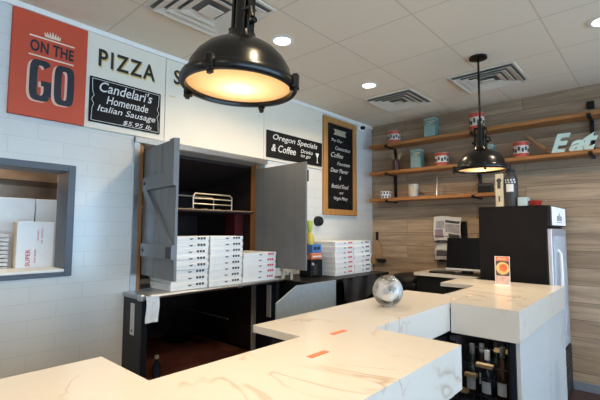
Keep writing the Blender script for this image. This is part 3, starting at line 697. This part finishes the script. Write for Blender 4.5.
MB().box((fx0 - .02, fy0 - .006, .83), (fx0 + .014, fy0 + .001, .86), .002).build('hinge', 'darkgrey', dr)
for z in (.47, .16):
    MB().box((fx0 + .018, fy0 + .03, z), (fx1 - .012, fy1 - .02, z + .012)).build('shelf', 'darkgrey', wfz)
l = bpy.data.lights.new('fridge_fill', 'AREA'); l.shape = 'RECTANGLE'; l.size = .26; l.size_y = .04; l.energy = .35; l.color = (1, .93, .82)  # added fill light under the fridge top, there to brighten the bottles
lo = bpy.data.objects.new('fridge_fill', l); COL.objects.link(lo); lo.location = (-.83, 2.545, fz1 - .024)
def bottle(x, y, z, hgt, r, m, lm, label, collar=None):
    t = thing('wine_bottle', (x, y, z), label, 'bottle', 'bottles in the wine fridge'); k = hgt
    MB().lathe([(0, 0), (r, 0), (r, .55 * k), (r * .85, .62 * k), (r * .42, .70 * k), (r * .36, .90 * k), (0, .90 * k)], (x, y, z), 18).build('bottle_body', m, t, smooth=SM)
    MB().lathe([(r * .38, .82 * k), (r * .42, .82 * k), (r * .42, k), (0, k), (0, .9 * k)], (x, y, z), 14).build('foil_cap', collar or 'foil', t, smooth=SM)
    if lm: MB().patch((x, y, z), r + .0012, math.radians(-135), math.radians(-50), .20 * k, .42 * k, 8).build('paper_label', lm, t)
    return t
rows = ['front', 'second', 'third', 'fourth']; cols = ['left', 'middle', 'right']
ms = ['bottle_green', 'bottle_blue', 'bottle_brown', 'bottle_green']
for ri, y in enumerate((2.59, 2.73, 2.87, 3.01)):
    for ci, x in enumerate((-.905, -.818, -.732)):
        bottle(x + .010 * (ri % 2), y, .483, (.325, .30, .335)[(ri + ci) % 3], .037, ms[(ri * 2 + ci) % 4], 'paper' if (ri + ci) % 2 or ri == 0 else None,
               '%s bottle in the %s row of the wine fridge' % (cols[ci], rows[ri]), ['foil', 'silver', 'darkgrey'][(ri + ci) % 3])
for k, (xa, xb, y, z) in enumerate(((-.962, -.915, 2.532, .535), (-.935, -.865, 2.533, .635), (-.868, -.772, 2.534, .705), (-.80, -.70, 2.66, .775))):
    q = MB().box((fx0 + .018, y - .002, z - .004), (fx1 - .012, y + .002, z)).build('rail', 'darkgrey', wfz)
    MB().box((xa, y - .006, z - .012), (xb, y + .03, z + .010), .002).build('wooden_tag', 'crate', q)

# ------------------------------------------------------------------ tall beverage cooler
co = thing('beverage_cooler', (-1.0, 4.28, 0), 'tall black beverage cooler seen from its side beside the plank wall', 'cooler')
MB().box((-1.285, 3.935, .0), (-.735, 4.62, 1.715), .006).build('cooler_body', 'coolerblack', co)
hd = MB().box((-.734, 3.938, 1.535), (-.702, 4.615, 1.713), .004).build('header', 'black', co)
MB().box((-.7015, 3.985, 1.545), (-.699, 4.605, 1.705), .001).build('sign_face', 'headerface', hd)
em = MB(); em.prism([(-.12, -.03), (.12, -.03), (.12, .01), (.03, .02), (0, .055), (-.03, .02), (-.12, .01)], (-.699, 4.30, 1.615), UY, UZ, (.0012, 0, 0)); em.box((-.699, 4.17, 1.568), (-.698, 4.43, 1.576)); em.build('emblem', 'papergrey', hd)
cd = MB().box((-.734, 3.945, .45), (-.700, 4.61, 1.515), .006).build('door', 'coolerdoor', co)
MB().box((-.7005, 4.02, .52), (-.698, 4.53, 1.45)).build('glass_pane', mat('cooler_glass', (.55, .60, .70), .12, noise=.2, nscale=4), cd)
MB().tube([(-.70, 4.16, .80), (-.675, 4.16, .83), (-.672, 4.16, 1.1), (-.675, 4.16, 1.30), (-.70, 4.16, 1.33)], .012, 10).build('handle', 'trimwhite', cd, smooth=SM)
gr = MB().box((-.734, 3.94, .02), (-.694, 4.615, .44), .004).build('kick_grille', 'black', co)
g = MB()
for k in range(8): g.box((-.695, 3.98, .06 + k * .045), (-.690, 4.57, .08 + k * .045))
g.build('louvre', 'darkgrey', gr)

# things on the cooler
zc = 1.716
pk = thing('coffee_packet', (-1.12, 4.06, zc), 'cream packet with dark figures standing on the black cooler', 'packet')
MB().box((-1.155, 4.02, zc), (-1.085, 4.10, zc + .31), .006).build('packet_body', 'cream_bag', pk)
p = MB(); p.lathe([(0, 0), (.022, 0), (.022, .001), (0, .001)], (-1.12, 4.0195, zc + .245), 14, Matrix.Rotation(math.pi / 2, 4, 'X')); p.box((-1.135, 4.0185, zc + .17), (-1.108, 4.0195, zc + .225)); p.box((-1.128, 4.0185, zc + .05), (-1.116, 4.0195, zc + .10)); p.build('print', 'printblack', pk)
kg = thing('drink_canister', (-1.035, 4.06, zc), 'tall black canister with a white label on the cooler', 'canister')
MB().lathe([(0, 0), (.056, 0), (.058, .01), (.058, .25), (.046, .285), (.030, .295), (.030, .315), (0, .318)], (-1.030, 4.06, zc), 26).build('canister_body', 'darkgrey', kg, smooth=SM)
MB().lathe([(0, .314), (.04, .314), (.04, .34), (.015, .35), (0, .35)], (-1.030, 4.06, zc), 20).build('stopper', 'black', kg, smooth=SM)
MB().patch((-1.030, 4.06, zc), .0595, math.radians(-115), math.radians(-55), .135, .205).build('paper_label', 'paper', kg)
p = MB()
for a in (-130, -105, -80, -55): p.patch((-1.030, 4.06, zc), .0595, math.radians(a), math.radians(a + 14), .235, .25, 2); p.patch((-1.030, 4.06, zc), .0595, math.radians(a + 6), math.radians(a + 20), .215, .228, 2)
p.build('print', 'silver', kg)
pbx = thing('tissue_box', (-.925, 4.05, zc), 'small pale blue box behind the red lid on the cooler', 'box')
MB().box((-.965, 4.0, zc), (-.885, 4.10, zc + .08), .005).build('box_body', 'paleblue', pbx)
MB().box((-.94, 4.02, zc + .0795), (-.91, 4.08, zc + .082)).build('opening', 'darkgrey', pbx)
rl = thing('red_bowl', (-.83, 4.05, zc), 'low red plastic bowl at the right edge of the cooler top', 'bowl')
MB().lathe([(0, .004), (.03, .004), (.056, .045), (.06, .045), (.034, 0), (0, 0)], (-.835, 4.05, zc), 24).build('bowl_body', 'redplastic', rl, smooth=SM)
MB().lathe([(0, .030), (.045, .034), (.02, .05), (0, .052)], (-.835, 4.05, zc), 20).build('contents', 'redplastic', rl, smooth=SM)

# menu card on the end worktop
mc = thing('menu_card', (-1.005, 3.62, HC), 'upright menu card with food picture on the end worktop', 'menu card')
cx, cy, cw, ch = -1.036, 3.53, .112, .230
MB().box((cx, cy, HC), (cx + cw, cy + .006, HC + ch), .001).box((cx, cy - .05, HC), (cx + cw, cy + .05, HC + .004), .001).build('holder', mat('card_white', (.72, .68, .62), .4), mc)
f = cy - .0008
MB().box((cx + .008, f, HC + .195), (cx + cw - .004, cy, HC + .227)).build('heading_band', 'food1', mc)
text('SPECIAL', (cx + .02, f - .0002, HC + .203), UX, UZ, .072, .015, 'creamtext', mc, 'heading', .0006, .01)
MB().box((cx + .008, f, HC + .075), (cx + cw - .004, cy, HC + .193)).build('photo', 'food3', mc)
MB().lathe([(0, 0), (.05, 0), (.05, .001), (0, .001)], (cx + .060, f, HC + .135), 20, Matrix.Rotation(math.pi / 2, 4, 'X')).build('plate', 'food2', mc)
MB().lathe([(0, 0), (.03, 0), (.03, .001), (0, .001)], (cx + .064, f - .001, HC + .14), 16, Matrix.Rotation(math.pi / 2, 4, 'X')).build('dish', 'food1', mc)
MB().box((cx + .008, f, HC + .01), (cx + cw - .004, cy, HC + .073)).build('caption', mat('menu_pale', (.62, .42, .38), .5, noise=.2, nscale=40), mc)

# till monitor
mo = thing('monitor', (-1.47, 4.08, HC), 'black till monitor on the cream back counter', 'monitor')
rm = Matrix.Rotation(math.radians(-14), 3, 'X')
MB().box((-1.645, 4.055, 1.12), (-1.300, 4.075, 1.425), .006, Matrix.Rotation(math.radians(-9), 3, 'X')).build('screen', 'screen', mo)
MB().box((-1.645, 4.022, 1.106), (-1.300, 4.050, 1.124), .003).build('lower_bezel', 'silver', mo)
MB().box((-1.50, 4.05, HC + .012), (-1.40, 4.10, 1.22), .01, seg=2).build('stand', 'black', mo)
MB().box((-1.58, 4.0, HC), (-1.33, 4.20, HC + .014), .006, seg=2).build('foot', 'black', mo)
kb = thing('keyboard', (-1.72, 4.1, HC), 'flat black keyboard beside the till monitor', 'keyboard')
MB().box((-1.83, 4.04, HC), (-1.60, 4.17, HC + .016), .005, seg=2).build('keyboard_body', 'black', kb)
k_ = MB()
for i in range(10):
    for j in range(4): k_.box((-1.82 + i * .0215, 4.05 + j * .028, HC + .0155), (-1.803 + i * .0215, 4.073 + j * .028, HC + .020))
k_.build('keys', 'darkgrey', kb)

# newspaper rack and hanging board on the plank wall
nr = thing('magazine_rack', (-1.83, 4.66, 1.14), 'black wall rack holding magazines above the till monitor', 'rack')
MB().box((-2.0, 4.688, 1.13), (-1.66, 4.6998, 1.60), .002).build('back_plate', 'black', nr)
w = MB()
for z in (1.14, 1.36): w.box((-2.01, 4.60, z), (-1.65, 4.69, z + .006)).tube([(-2.01, 4.605, z), (-2.01, 4.60, z + .07), (-1.65, 4.60, z + .07), (-1.65, 4.605, z)], .004, 6)
w.build('wire_pockets', 'iron', nr)
def mag(name, x0, x1, z0, z1, y, lean, m, lab, blocks):
    t = thing(name, ((x0 + x1) / 2, y, z0), lab, 'magazine', 'magazines in the wall rack')
    MB().grid(lambda a, b: V((x0 + (x1 - x0) * a - .012 * math.sin(b * 3.), y - lean * (1 - b) * 0 + .012 * math.sin(a * 4 + b * 2) , z0 + (z1 - z0) * b + .01 * math.sin(a * 5))), 8, 8, .008).build('pages', m, t, smooth=SM)
    for (a0, a1, b0, b1, mm) in blocks:
        MB().grid(lambda a, b: V((x0 + (x1 - x0) * (a0 + (a1 - a0) * a) - .012 * math.sin((b0 + (b1 - b0) * b) * 3.), y - .0095 + .012 * math.sin((a0 + (a1 - a0) * a) * 4 + (b0 + (b1 - b0) * b) * 2), z0 + (z1 - z0) * (b0 + (b1 - b0) * b) + .01 * math.sin((a0 + (a1 - a0) * a) * 5))), 5, 5, .001).build('picture', mm, t)
mag('magazine', -2.025, -1.70, 1.375, 1.655, 4.645, .0, 'paper', 'wide grey newspaper in the upper pocket of the wall rack', ((.05, .35, .1, .45, 'papermauve'), (.1, .42, .48, .8, 'papergrey'), (.45, .97, .74, .84, 'printblack'), (.45, .97, .35, .70, 'papergrey'), (.55, .95, .05, .3, 'foil')))
mag('magazine', -2.015, -1.72, 1.150, 1.36, 4.640, .0, 'papergrey', 'dark newspaper in the lower pocket of the wall rack', ((.08, .6, .55, .9, 'paper'), (.08, .5, .2, .5, 'foil'), (.55, .95, .1, .5, 'papermauve')))
pb = thing('pizza_peel', (-2.83, 4.66, 1.06), 'tan wooden board with black handle hanging in the wall corner', 'board')
MB().prism([(-.055, 0), (.075, 0), (.075, .05), (.06, .19), (.02, .235), (-.02, .235), (-.05, .17)], (-2.83, 4.665, 1.13), UX, UZ, (0, .025, 0)).build('blade', 'tan', pb)
MB().prism([(-.09, 0), (-.03, 0), (-.03, .14), (-.075, .12)], (-2.82, 4.650, 1.05), UX, UZ, (0, .02, 0)).build('strap', 'tan', pb)
MB().box((-2.845, 4.672, 1.36), (-2.812, 4.695, 1.475), .006, seg=2).build('handle', 'black', pb)
tag(MB().box((-2.80, 4.62, 1.075), (-2.70, 4.698, 1.125), .012, seg=2).build('wall_hook', 'black'), 'small black wall holder below the hanging tan board', 'holder')

# ------------------------------------------------------------------ shelves on the plank wall
def shelf(x0, x1, z, label, t=.038):
    o = thing('wall_shelf', ((x0 + x1) / 2, 4.56, z), label, 'shelf', 'wooden wall shelves')
    MB().box((x0, 4.45, z), (x1, 4.655, z + t), .003).build('board', 'shelfwood', o); return o
Z1, Z2, Z3 = 2.548, 2.198, 1.858; TH = .038
s1 = shelf(-2.79, .6, Z1, 'topmost of the three long stained wooden shelves'); s2 = shelf(-2.79, .6, Z2, 'middle of the three stained wooden shelves, with the Eat letters'); s3 = shelf(-2.79, -1.29, Z3, 'lowest and shortest of the three stained wooden shelves')
def bracket(x, z0, z1, zs, label):
    b = thing('shelf_bracket', (x, 4.68, z0), label, 'bracket', 'black shelf brackets')
    MB().box((x - .016, 4.668, z0), (x + .016, 4.698, z1), .004).build('upright', 'iron', b)
    for z in zs:
        MB().box((x - .016, 4.438, z - .014), (x + .016, 4.67, z - .001), .003).build('arm', 'iron', b)
        MB().box((x - .017, 4.436, z - .015), (x + .017, 4.448, z + .02), .003).build('arm_tip', 'iron', b)
bracket(-2.545, 1.84, 2.545, (Z1, Z2, Z3), 'black shelf bracket nearest the wall corner')
bracket(-1.500, 1.84, 2.545, (Z1, Z2, Z3), 'black shelf bracket behind the far pendant lamp')
bracket(-.460, 2.18, 2.545, (Z1, Z2), 'black shelf bracket at the Eat letters')
tag(MB().box((-.495, 4.655, 2.665), (-.435, 4.698, 2.735), .006, seg=2).build('wall_box', 'black'), 'small black box on the wall above the top shelf', 'wall box')
T1, T2, T3 = Z1 + TH, Z2 + TH, Z3 + TH
YS = 4.535
def can(x, z, label, r=.076, h=.15):
    t = thing('tomato_can', (x, YS, z), label, 'can', 'red and white cans on the shelves')
    MB().lathe([(0, 0), (r, 0), (r, h), (r * .95, h), (r * .95, h - .005), (0, h - .005)], (x, YS, z), 28).build('can_body', 'can_white', t, smooth=SM)
    MB().lathe([(r + .001, h * .74), (r + .0015, h * .74), (r + .0015, h - .003), (r + .001, h - .003), (r + .001, h * .74)], (x, YS, z), 28).build('top_band', 'can_red', t, smooth=SM)
    MB().lathe([(r + .001, .004), (r + .0015, .004), (r + .0015, h * .24), (r + .001, h * .24), (r + .001, .004)], (x, YS, z), 28).build('bottom_band', 'can_red', t, smooth=SM)
    p = MB()
    for a, z0, z1 in ((-150, .36, .60), (-126, .30, .52), (-100, .40, .66), (-72, .32, .56), (-48, .42, .64), (-22, .34, .52)): p.patch((x, YS, z), r + .003, math.radians(a), math.radians(a + 17), h * z0, h * z1, 3)
    p.build('label_print', 'printblack', t)
can(-2.478, T1, 'red and white can at the left end of the top shelf'); can(-1.468, T1, 'red and white can on the top shelf behind the pendant rod', .076, .19)
can(-1.872, T2, 'red and white can on the middle shelf beside the teal tin'); can(-1.045, T2, 'red and white can on the middle shelf left of the rolling pin', .07, .16)
def tin(x, z, w_, h_, label):
    t = thing('tea_tin', (x, YS, z), label, 'tin', 'teal tins on the shelves')
    MB().box((x - w_ / 2, YS - .05, z), (x + w_ / 2, YS + .05, z + h_), .006, seg=2).build('tin_body', 'teal', t)
    MB().box((x - w_ / 2 + .01, YS - .0515, z + .012), (x + w_ / 2 - .006, YS - .0495, z + h_ * .62)).build('front_label', 'tealpale', t)
    MB().box((x - w_ / 2 - .001, YS - .052, z + h_ - .022), (x + w_ / 2 + .001, YS + .052, z + h_ + .002), .003).build('lid', 'tealpale', t)
    for k in range(3): MB().box((x - w_ * .3 + .03 * (k % 2), YS - .0525, z + h_ * (.66 + .075 * k)), (x + w_ * .2 + .02 * k, YS - .050, z + h_ * (.69 + .075 * k))).build('print', 'cream_bag', t)
tin(-1.990, T1, .145, .225, 'tall teal tin on the top shelf'); tin(-2.172, T2, .135, .225, 'tall teal tin on the middle shelf beside the utensil jar'); tin(-1.345, T2, .09, .17, 'small teal tin on the middle shelf behind the far pendant lamp')
uj = thing('utensil_jar', (-2.455, YS, T2), 'brown jar holding wooden forks on the middle shelf', 'jar')
MB().lathe([(0, .004), (.045, .004), (.050, .03), (.046, .10), (.040, .13), (.044, .14), (.038, .14), (.036, .02), (0, .02)], (-2.455, YS, T2), 22).build('jar_body', 'brownjar', uj, smooth=SM)
for nm, dx, hx in (('wooden_fork', -.022, -.062), ('wooden_fork', .022, .072)):
    k = thing(nm, (-2.455 + dx, YS, T2 + .021), 'wooden fork leaning %s in the brown jar' % ('left' if dx < 0 else 'right'), 'utensil', 'wooden forks in the jar')
    m_ = MB(); m_.tube([(-2.455 + dx * .2, YS, T2 + .024), (-2.455 + hx * .55, YS, T2 + .15)], .007, 8); m_.build('handle', 'utensil', k)
    MB().prism([(-.010, 0), (.010, 0), (.020, .05), (.016, .095), (.008, .05), (0, .095), (-.008, .05), (-.016, .09), (-.020, .05)], (-2.455 + hx * .55, YS - .004, T2 + .145), V((1, 0, -hx * 2)).normalized(), V((hx * 3, 0, 1)).normalized(), (0, .008, 0)).build('tines', 'utensil', k)
rp = thing('rolling_pin', (-.91, 4.55, T2), 'wooden rolling pin leaning behind the Eat letters', 'rolling pin')
a, b = V((-.785, 4.56, T2 + .022)), V((-1.03, 4.60, T2 + .255)); d = (b - a)
MB().tube([a + d * .14, a + d * .16, a + d * .84, a + d * .86], [.012, .021, .021, .012], 14).build('roller', 'rollwood', rp, smooth=SM)
MB().tube([a, a + d * .05, a + d * .14], [.012, .014, .009], 10).build('handle', 'rollwood', rp, smooth=SM); MB().tube([a + d * .86, a + d * .95, b], [.009, .014, .012], 10).build('handle', 'rollwood', rp, smooth=SM)
ea = thing('word_sign', (-.595, 4.50, T2), 'mint Eat letters standing on the middle shelf', 'sign')
for ch_, x, w_, h_ in (('E', -.775, .165, .185), ('a', -.630, .125, .105), ('t', -.520, .115, .165)):
    text(ch_, (x, 4.52, T2 + .001), UX, UZ, w_, h_, 'mint', ea, 'letter', .03, .035, .35)
ca = thing('candle_glass', (-2.226, YS, T3), 'glass candle holder with printed paper on the lowest shelf', 'candle holder')
MB().lathe([(0, 0), (.052, 0), (.060, .155), (.056, .155), (.049, .008), (0, .008)], (-2.226, YS, T3), 24).build('tumbler', mat('frosted_tumbler', (.55, .52, .46), .3, noise=.15, nscale=20), ca, smooth=SM)
p = MB()
for a in (-140, -112, -85, -58): p.patch((-2.226, YS, T3), .061, math.radians(a), math.radians(a + 15), .03, .12, 3)
p.build('paper_print', 'cream_bag', ca)
sj = thing('spice_jar', (-2.607, YS, T3), 'small black and white striped jar at the left of the lowest shelf', 'jar')
MB().lathe([(0, 0), (.066, 0), (.066, .09), (0, .09)], (-2.607, YS, T3), 24).build('jar_body', 'paper', sj, smooth=SM)
p = MB()
for a in (-160, -128, -96, -64, -32): p.patch((-2.607, YS, T3), .0675, math.radians(a), math.radians(a + 16), .008, .035, 3); p.patch((-2.607, YS, T3), .0675, math.radians(a + 12), math.radians(a + 28), .052, .08, 3)
p.build('checks', 'printblack', sj)
cn = thing('hand_bell', (-1.934, YS, T3), 'slim pewter cone bell on the lowest shelf', 'bell')
MB().lathe([(0, 0), (.036, 0), (.030, .02), (.014, .08), (.007, .15), (.007, .20), (0, .205)], (-1.934, YS, T3), 20).build('cone', 'pewter', cn, smooth=SM)
MB().lathe([(0, .2), (.011, .205), (.011, .215), (0, .222)], (-1.934, YS, T3), 14).build('tip', 'pewter', cn, smooth=SM)
tag(MB().lathe([(0, .003), (.028, .003), (.038, .012), (.040, .012), (.030, 0), (0, 0)], (-1.67, YS, T3), 20).build('saucer', 'paper', smooth=SM), 'small white saucer on the lowest shelf', 'saucer')
bx = thing('shelf_box', (-1.42, YS, T3), 'small black box at the right end of the lowest shelf', 'box')
MB().box((-1.47, YS - .04, T3), (-1.33, YS + .05, T3 + .10), .005).build('box_body', 'black', bx); MB().box((-1.472, YS - .042, T3 + .075), (-1.328, YS + .052, T3 + .105), .004).build('lid', 'darkgrey', bx)

# ------------------------------------------------------------------ ceiling fittings
def vent(x0, x1, y0, y1, label):
    cx, cy = (x0 + x1) / 2, (y0 + y1) / 2; t = thing('ceiling_vent', (cx, cy, H - .03), label, 'ceiling vent', 'square ceiling vents')
    hw, hh = (x1 - x0) / 2, (y1 - y0) / 2
    def ring(s0, z0, s1, z1, name, th=.006):
        m_ = MB()
        q = [[m_.bm.verts.new((cx + sx * hw * s, cy + sy * hh * s, z)) for sx, sy in ((-1, -1), (1, -1), (1, 1), (-1, 1))] for s, z in ((s0, z0), (s1, z1), (s1 , z1 - th), (s0, z0 - th))]
        for A, B in ((0, 1), (1, 2), (2, 3), (3, 0)):
            for k in range(4): m_.bm.faces.new((q[A][k], q[A][(k + 1) % 4], q[B][(k + 1) % 4], q[B][k]))
        m_.build(name, 'ventwhite', t)
    MB().box((cx - hw * .95, cy - hh * .95, H - .004), (cx + hw * .95, cy + hh * .95, H - .001)).build('backing', 'ventgrey', t)
    ring(1.0, H - .003, .93, H - .003, 'frame', .008)
    for s in (.88, .68, .48): ring(s, H - .026, s - .17, H - .008, 'louvre', .004)
    MB().box((cx - hw * .2, cy - hh * .2, H - .034), (cx + hw * .2, cy + hh * .2, H - .028), .002).build('centre_plate', 'ventwhite', t)
vent(-2.365, -1.775, 1.16, 1.75, 'square ceiling vent above the near pendant lamp'); vent(-2.34, -1.80, 3.62, 4.17, 'square ceiling vent nearest the wall corner'); vent(-1.42, -.86, 3.60, 4.14, 'square ceiling vent behind the far pendant rod')
def downlight(x, y, label, pw):
    t = thing('downlight', (x, y, H - .012), label, 'ceiling light', 'recessed ceiling downlights')
    MB().lathe([(.062, -.002), (.085, -.002), (.090, -.008), (.064, -.012), (.058, -.004), (.062, -.002)], (x, y, H), 30).build('trim_ring', 'trimwhite', t, smooth=SM)
    MB().lathe([(0, -.004), (.057, -.004), (.057, -.0015), (0, -.0015)], (x, y, H), 24).build('diffuser', 'down', t)
    l = bpy.data.lights.new('downlight_lamp', 'SPOT'); l.energy = pw; l.color = (1, .77, .50); l.spot_size = math.radians(156); l.spot_blend = .7; l.shadow_soft_size = .05
    lo = bpy.data.objects.new('downlight_lamp', l); COL.objects.link(lo); lo.location = (x, y, H - .02)
downlight(-2.04, 2.07, 'round ceiling downlight beside the near pendant lamp', 58); downlight(-2.06, 3.29, 'round ceiling downlight in front of the corner vent', 58); downlight(-.235, 3.28, 'round ceiling downlight at the right edge of the ceiling', 58)
for (x, y) in ((-.3, .8), (-.3, -1.2), (1.6, .8), (1.6, 3.2), (1.6, -1.2), (-2.05, -1.2)):
    l = bpy.data.lights.new('downlight_lamp', 'SPOT'); l.energy = 68; l.color = (1, .77, .50); l.spot_size = math.radians(156); l.spot_blend = .7; l.shadow_soft_size = .05
    lo = bpy.data.objects.new('downlight_lamp', l); COL.objects.link(lo); lo.location = (x, y, H - .02)

l = bpy.data.lights.new('kitchen_lamp', 'AREA'); l.size = .5; l.energy = 9; l.color = (1, .92, .82)
lo = bpy.data.objects.new('kitchen_lamp', l); COL.objects.link(lo); lo.location = (-3.35, .4, 2.7)

def pendant(x, y, label, pw, tilt=0.):
    t = thing('pendant_lamp', (x, y, 1.96), label, 'pendant lamp', 'black dome pendant lamps')
    Z = 1.982
    MB().lathe([(0, H - .001), (.068, H - .001), (.068, H - .018), (.05, H - .026), (.012, H - .03), (0, H - .03)], (x, y, 0), 28).build('canopy', 'bronze', t, smooth=SM)
    MB().tube([(x, y, H - .028), (x, y, 2.33)], .0085, 10).build('rod', 'bronze', t, smooth=SM)
    yk = MB(); yk.lathe([(0, 2.36), (.016, 2.36), (.022, 2.34), (.022, 2.315), (.0, 2.31)], (x, y, 0), 18)
    dx, dy = .03, .02
    yk.box((x - .046, y - .014, 2.305), (x + .046, y + .014, 2.32), .003)
    for sx in (-1, 1): yk.box((x + sx * .042 - .006, y - .014, 2.155), (x + sx * .042 + .006, y + .014, 2.31), .002)
    yk.build('yoke', 'bronze', t, smooth=SM)
    MB().tube([(x, y, 2.31), (x, y, 2.16)], .026, 16).build('socket', 'bronze', t, smooth=SM)
    kn = MB()
    for sx in (-1, 1): MB().tube([(x + sx * .046, y, 2.20), (x + sx * .064, y, 2.20)], .011, 10).build('thumb_screw', 'bronze', t)
    kn.tube([(x + .03, y - .025, 2.235), (x + .075, y - .03, 2.225), (x + .085, y - .03, 2.19)], .006, 8); kn.build('lever', 'bronze', t, smooth=SM)
    out = [(.026, 2.172), (.046, 2.168), (.050, 2.150), (.056, 2.138), (.090, 2.126), (.122, 2.106), (.150, 2.078), (.170, 2.045), (.176, 2.018), (.181, Z + .022)]
    inn = [(r_ - .005, z_ - .004) for r_, z_ in out[::-1][:-3]]
    MB().lathe(out + inn, (x, y, 0), 48).build('shade', 'bronze', t, smooth=SM)
    MB().lathe([(r_ - .0062, z_ - .0055) for r_, z_ in out[::-1][:-3]] + [(0, 2.13)], (x, y, 0), 48).build('reflector', 'reflector', t, smooth=SM)
    MB().lathe([(.180, Z + .024), (.193, Z + .022), (.198, Z + .012), (.198, Z - .004), (.192, Z - .012), (.180, Z - .012), (.177, Z - .004), (.177, Z + .018), (.180, Z + .024)], (x, y, 0), 56).build('rim', 'bronze', t, smooth=SM)
    MB().lathe([(.178, Z + .004), (.12, Z - .004), (.06, Z - .008), (0, Z - .009), (0, Z - .006), (.06, Z - .005), (.12, Z - .001), (.178, Z + .007)], (x, y, 0), 48).build('lens', 'lens', t, smooth=SM)
    MB().lathe([(0, 0), (.02, .006), (.03, .025), (.03, .04), (.018, .065), (.014, .09), (0, .095)], (x, y, 1.998), 20).build('bulb', 'bulb', t, smooth=SM)
    for ang in (25, 115, 205, 295):
        c, s_ = math.cos(math.radians(ang)), math.sin(math.radians(ang)); R_ = Matrix.Rotation(math.radians(ang), 3, 'Z')
        k = MB(); k.box((x + c * .201 - .010, y + s_ * .201 - .012, Z - .014), (x + c * .201 + .010, y + s_ * .201 + .012, Z + .03), .003, R_)
        k.box((x + c * .198 - .016, y + s_ * .198 - .006, Z - .024), (x + c * .198 + .016, y + s_ * .198 + .006, Z - .012), .002, R_)
        k.tube([(x + c * .200, y + s_ * .200, Z - .03), (x + c * .200, y + s_ * .200, Z - .008)], .008, 8); k.build('rim_clip', 'bronze', t)
    l = bpy.data.lights.new('pendant_glow', 'AREA'); l.shape = 'DISK'; l.size = .34; l.energy = pw; l.color = (1, .74, .45); l.spread = math.radians(150)
    lo = bpy.data.objects.new('pendant_glow', l); COL.objects.link(lo); lo.location = (x, y, Z - .018)
    if tilt: t.rotation_euler = Matrix.Rotation(tilt, 3, V((-.667, .744, 0))).to_euler()
pendant(-1.055, .862, 'near black dome pendant lamp with glowing lens', 4, math.radians(2.2)); pendant(-1.055, 3.33, 'far black dome pendant lamp on a thin rod over the end worktop', 5)

# ------------------------------------------------------------------ daylight, camera, colour management
wd = bpy.data.worlds.new('World'); scene.world = wd; wd.use_nodes = True
bg = wd.node_tree.nodes['Background']; bg.inputs[0].default_value = (.46, .72, 1.0, 1); bg.inputs[1].default_value = 6.4

cam = bpy.data.cameras.new('Camera'); cam.sensor_width = 36; cam.lens = 404.35 / 600 * 36; cam.clip_start = .02
psi, th, ro = -.731254, .07365, -.00394
fwd = V((math.sin(psi) * math.cos(th), math.cos(psi) * math.cos(th), math.sin(th))); r_ = V((math.cos(psi), -math.sin(psi), 0)); d_ = fwd.cross(r_)
r2 = r_ * math.cos(ro) + d_ * math.sin(ro); d2 = d_ * math.cos(ro) - r_ * math.sin(ro)
mw = Matrix((( r2.x, -d2.x, -fwd.x, 0), (r2.y, -d2.y, -fwd.y, 0), (r2.z, -d2.z, -fwd.z, 1.497), (0, 0, 0, 1)))
co_ = bpy.data.objects.new('Camera', cam); COL.objects.link(co_); co_.matrix_world = mw; scene.camera = co_
vs = scene.view_settings; vs.view_transform = 'Standard'; vs.look = 'None'; vs.gamma = 1; vs.use_curve_mapping = False; vs.exposure = 0.2
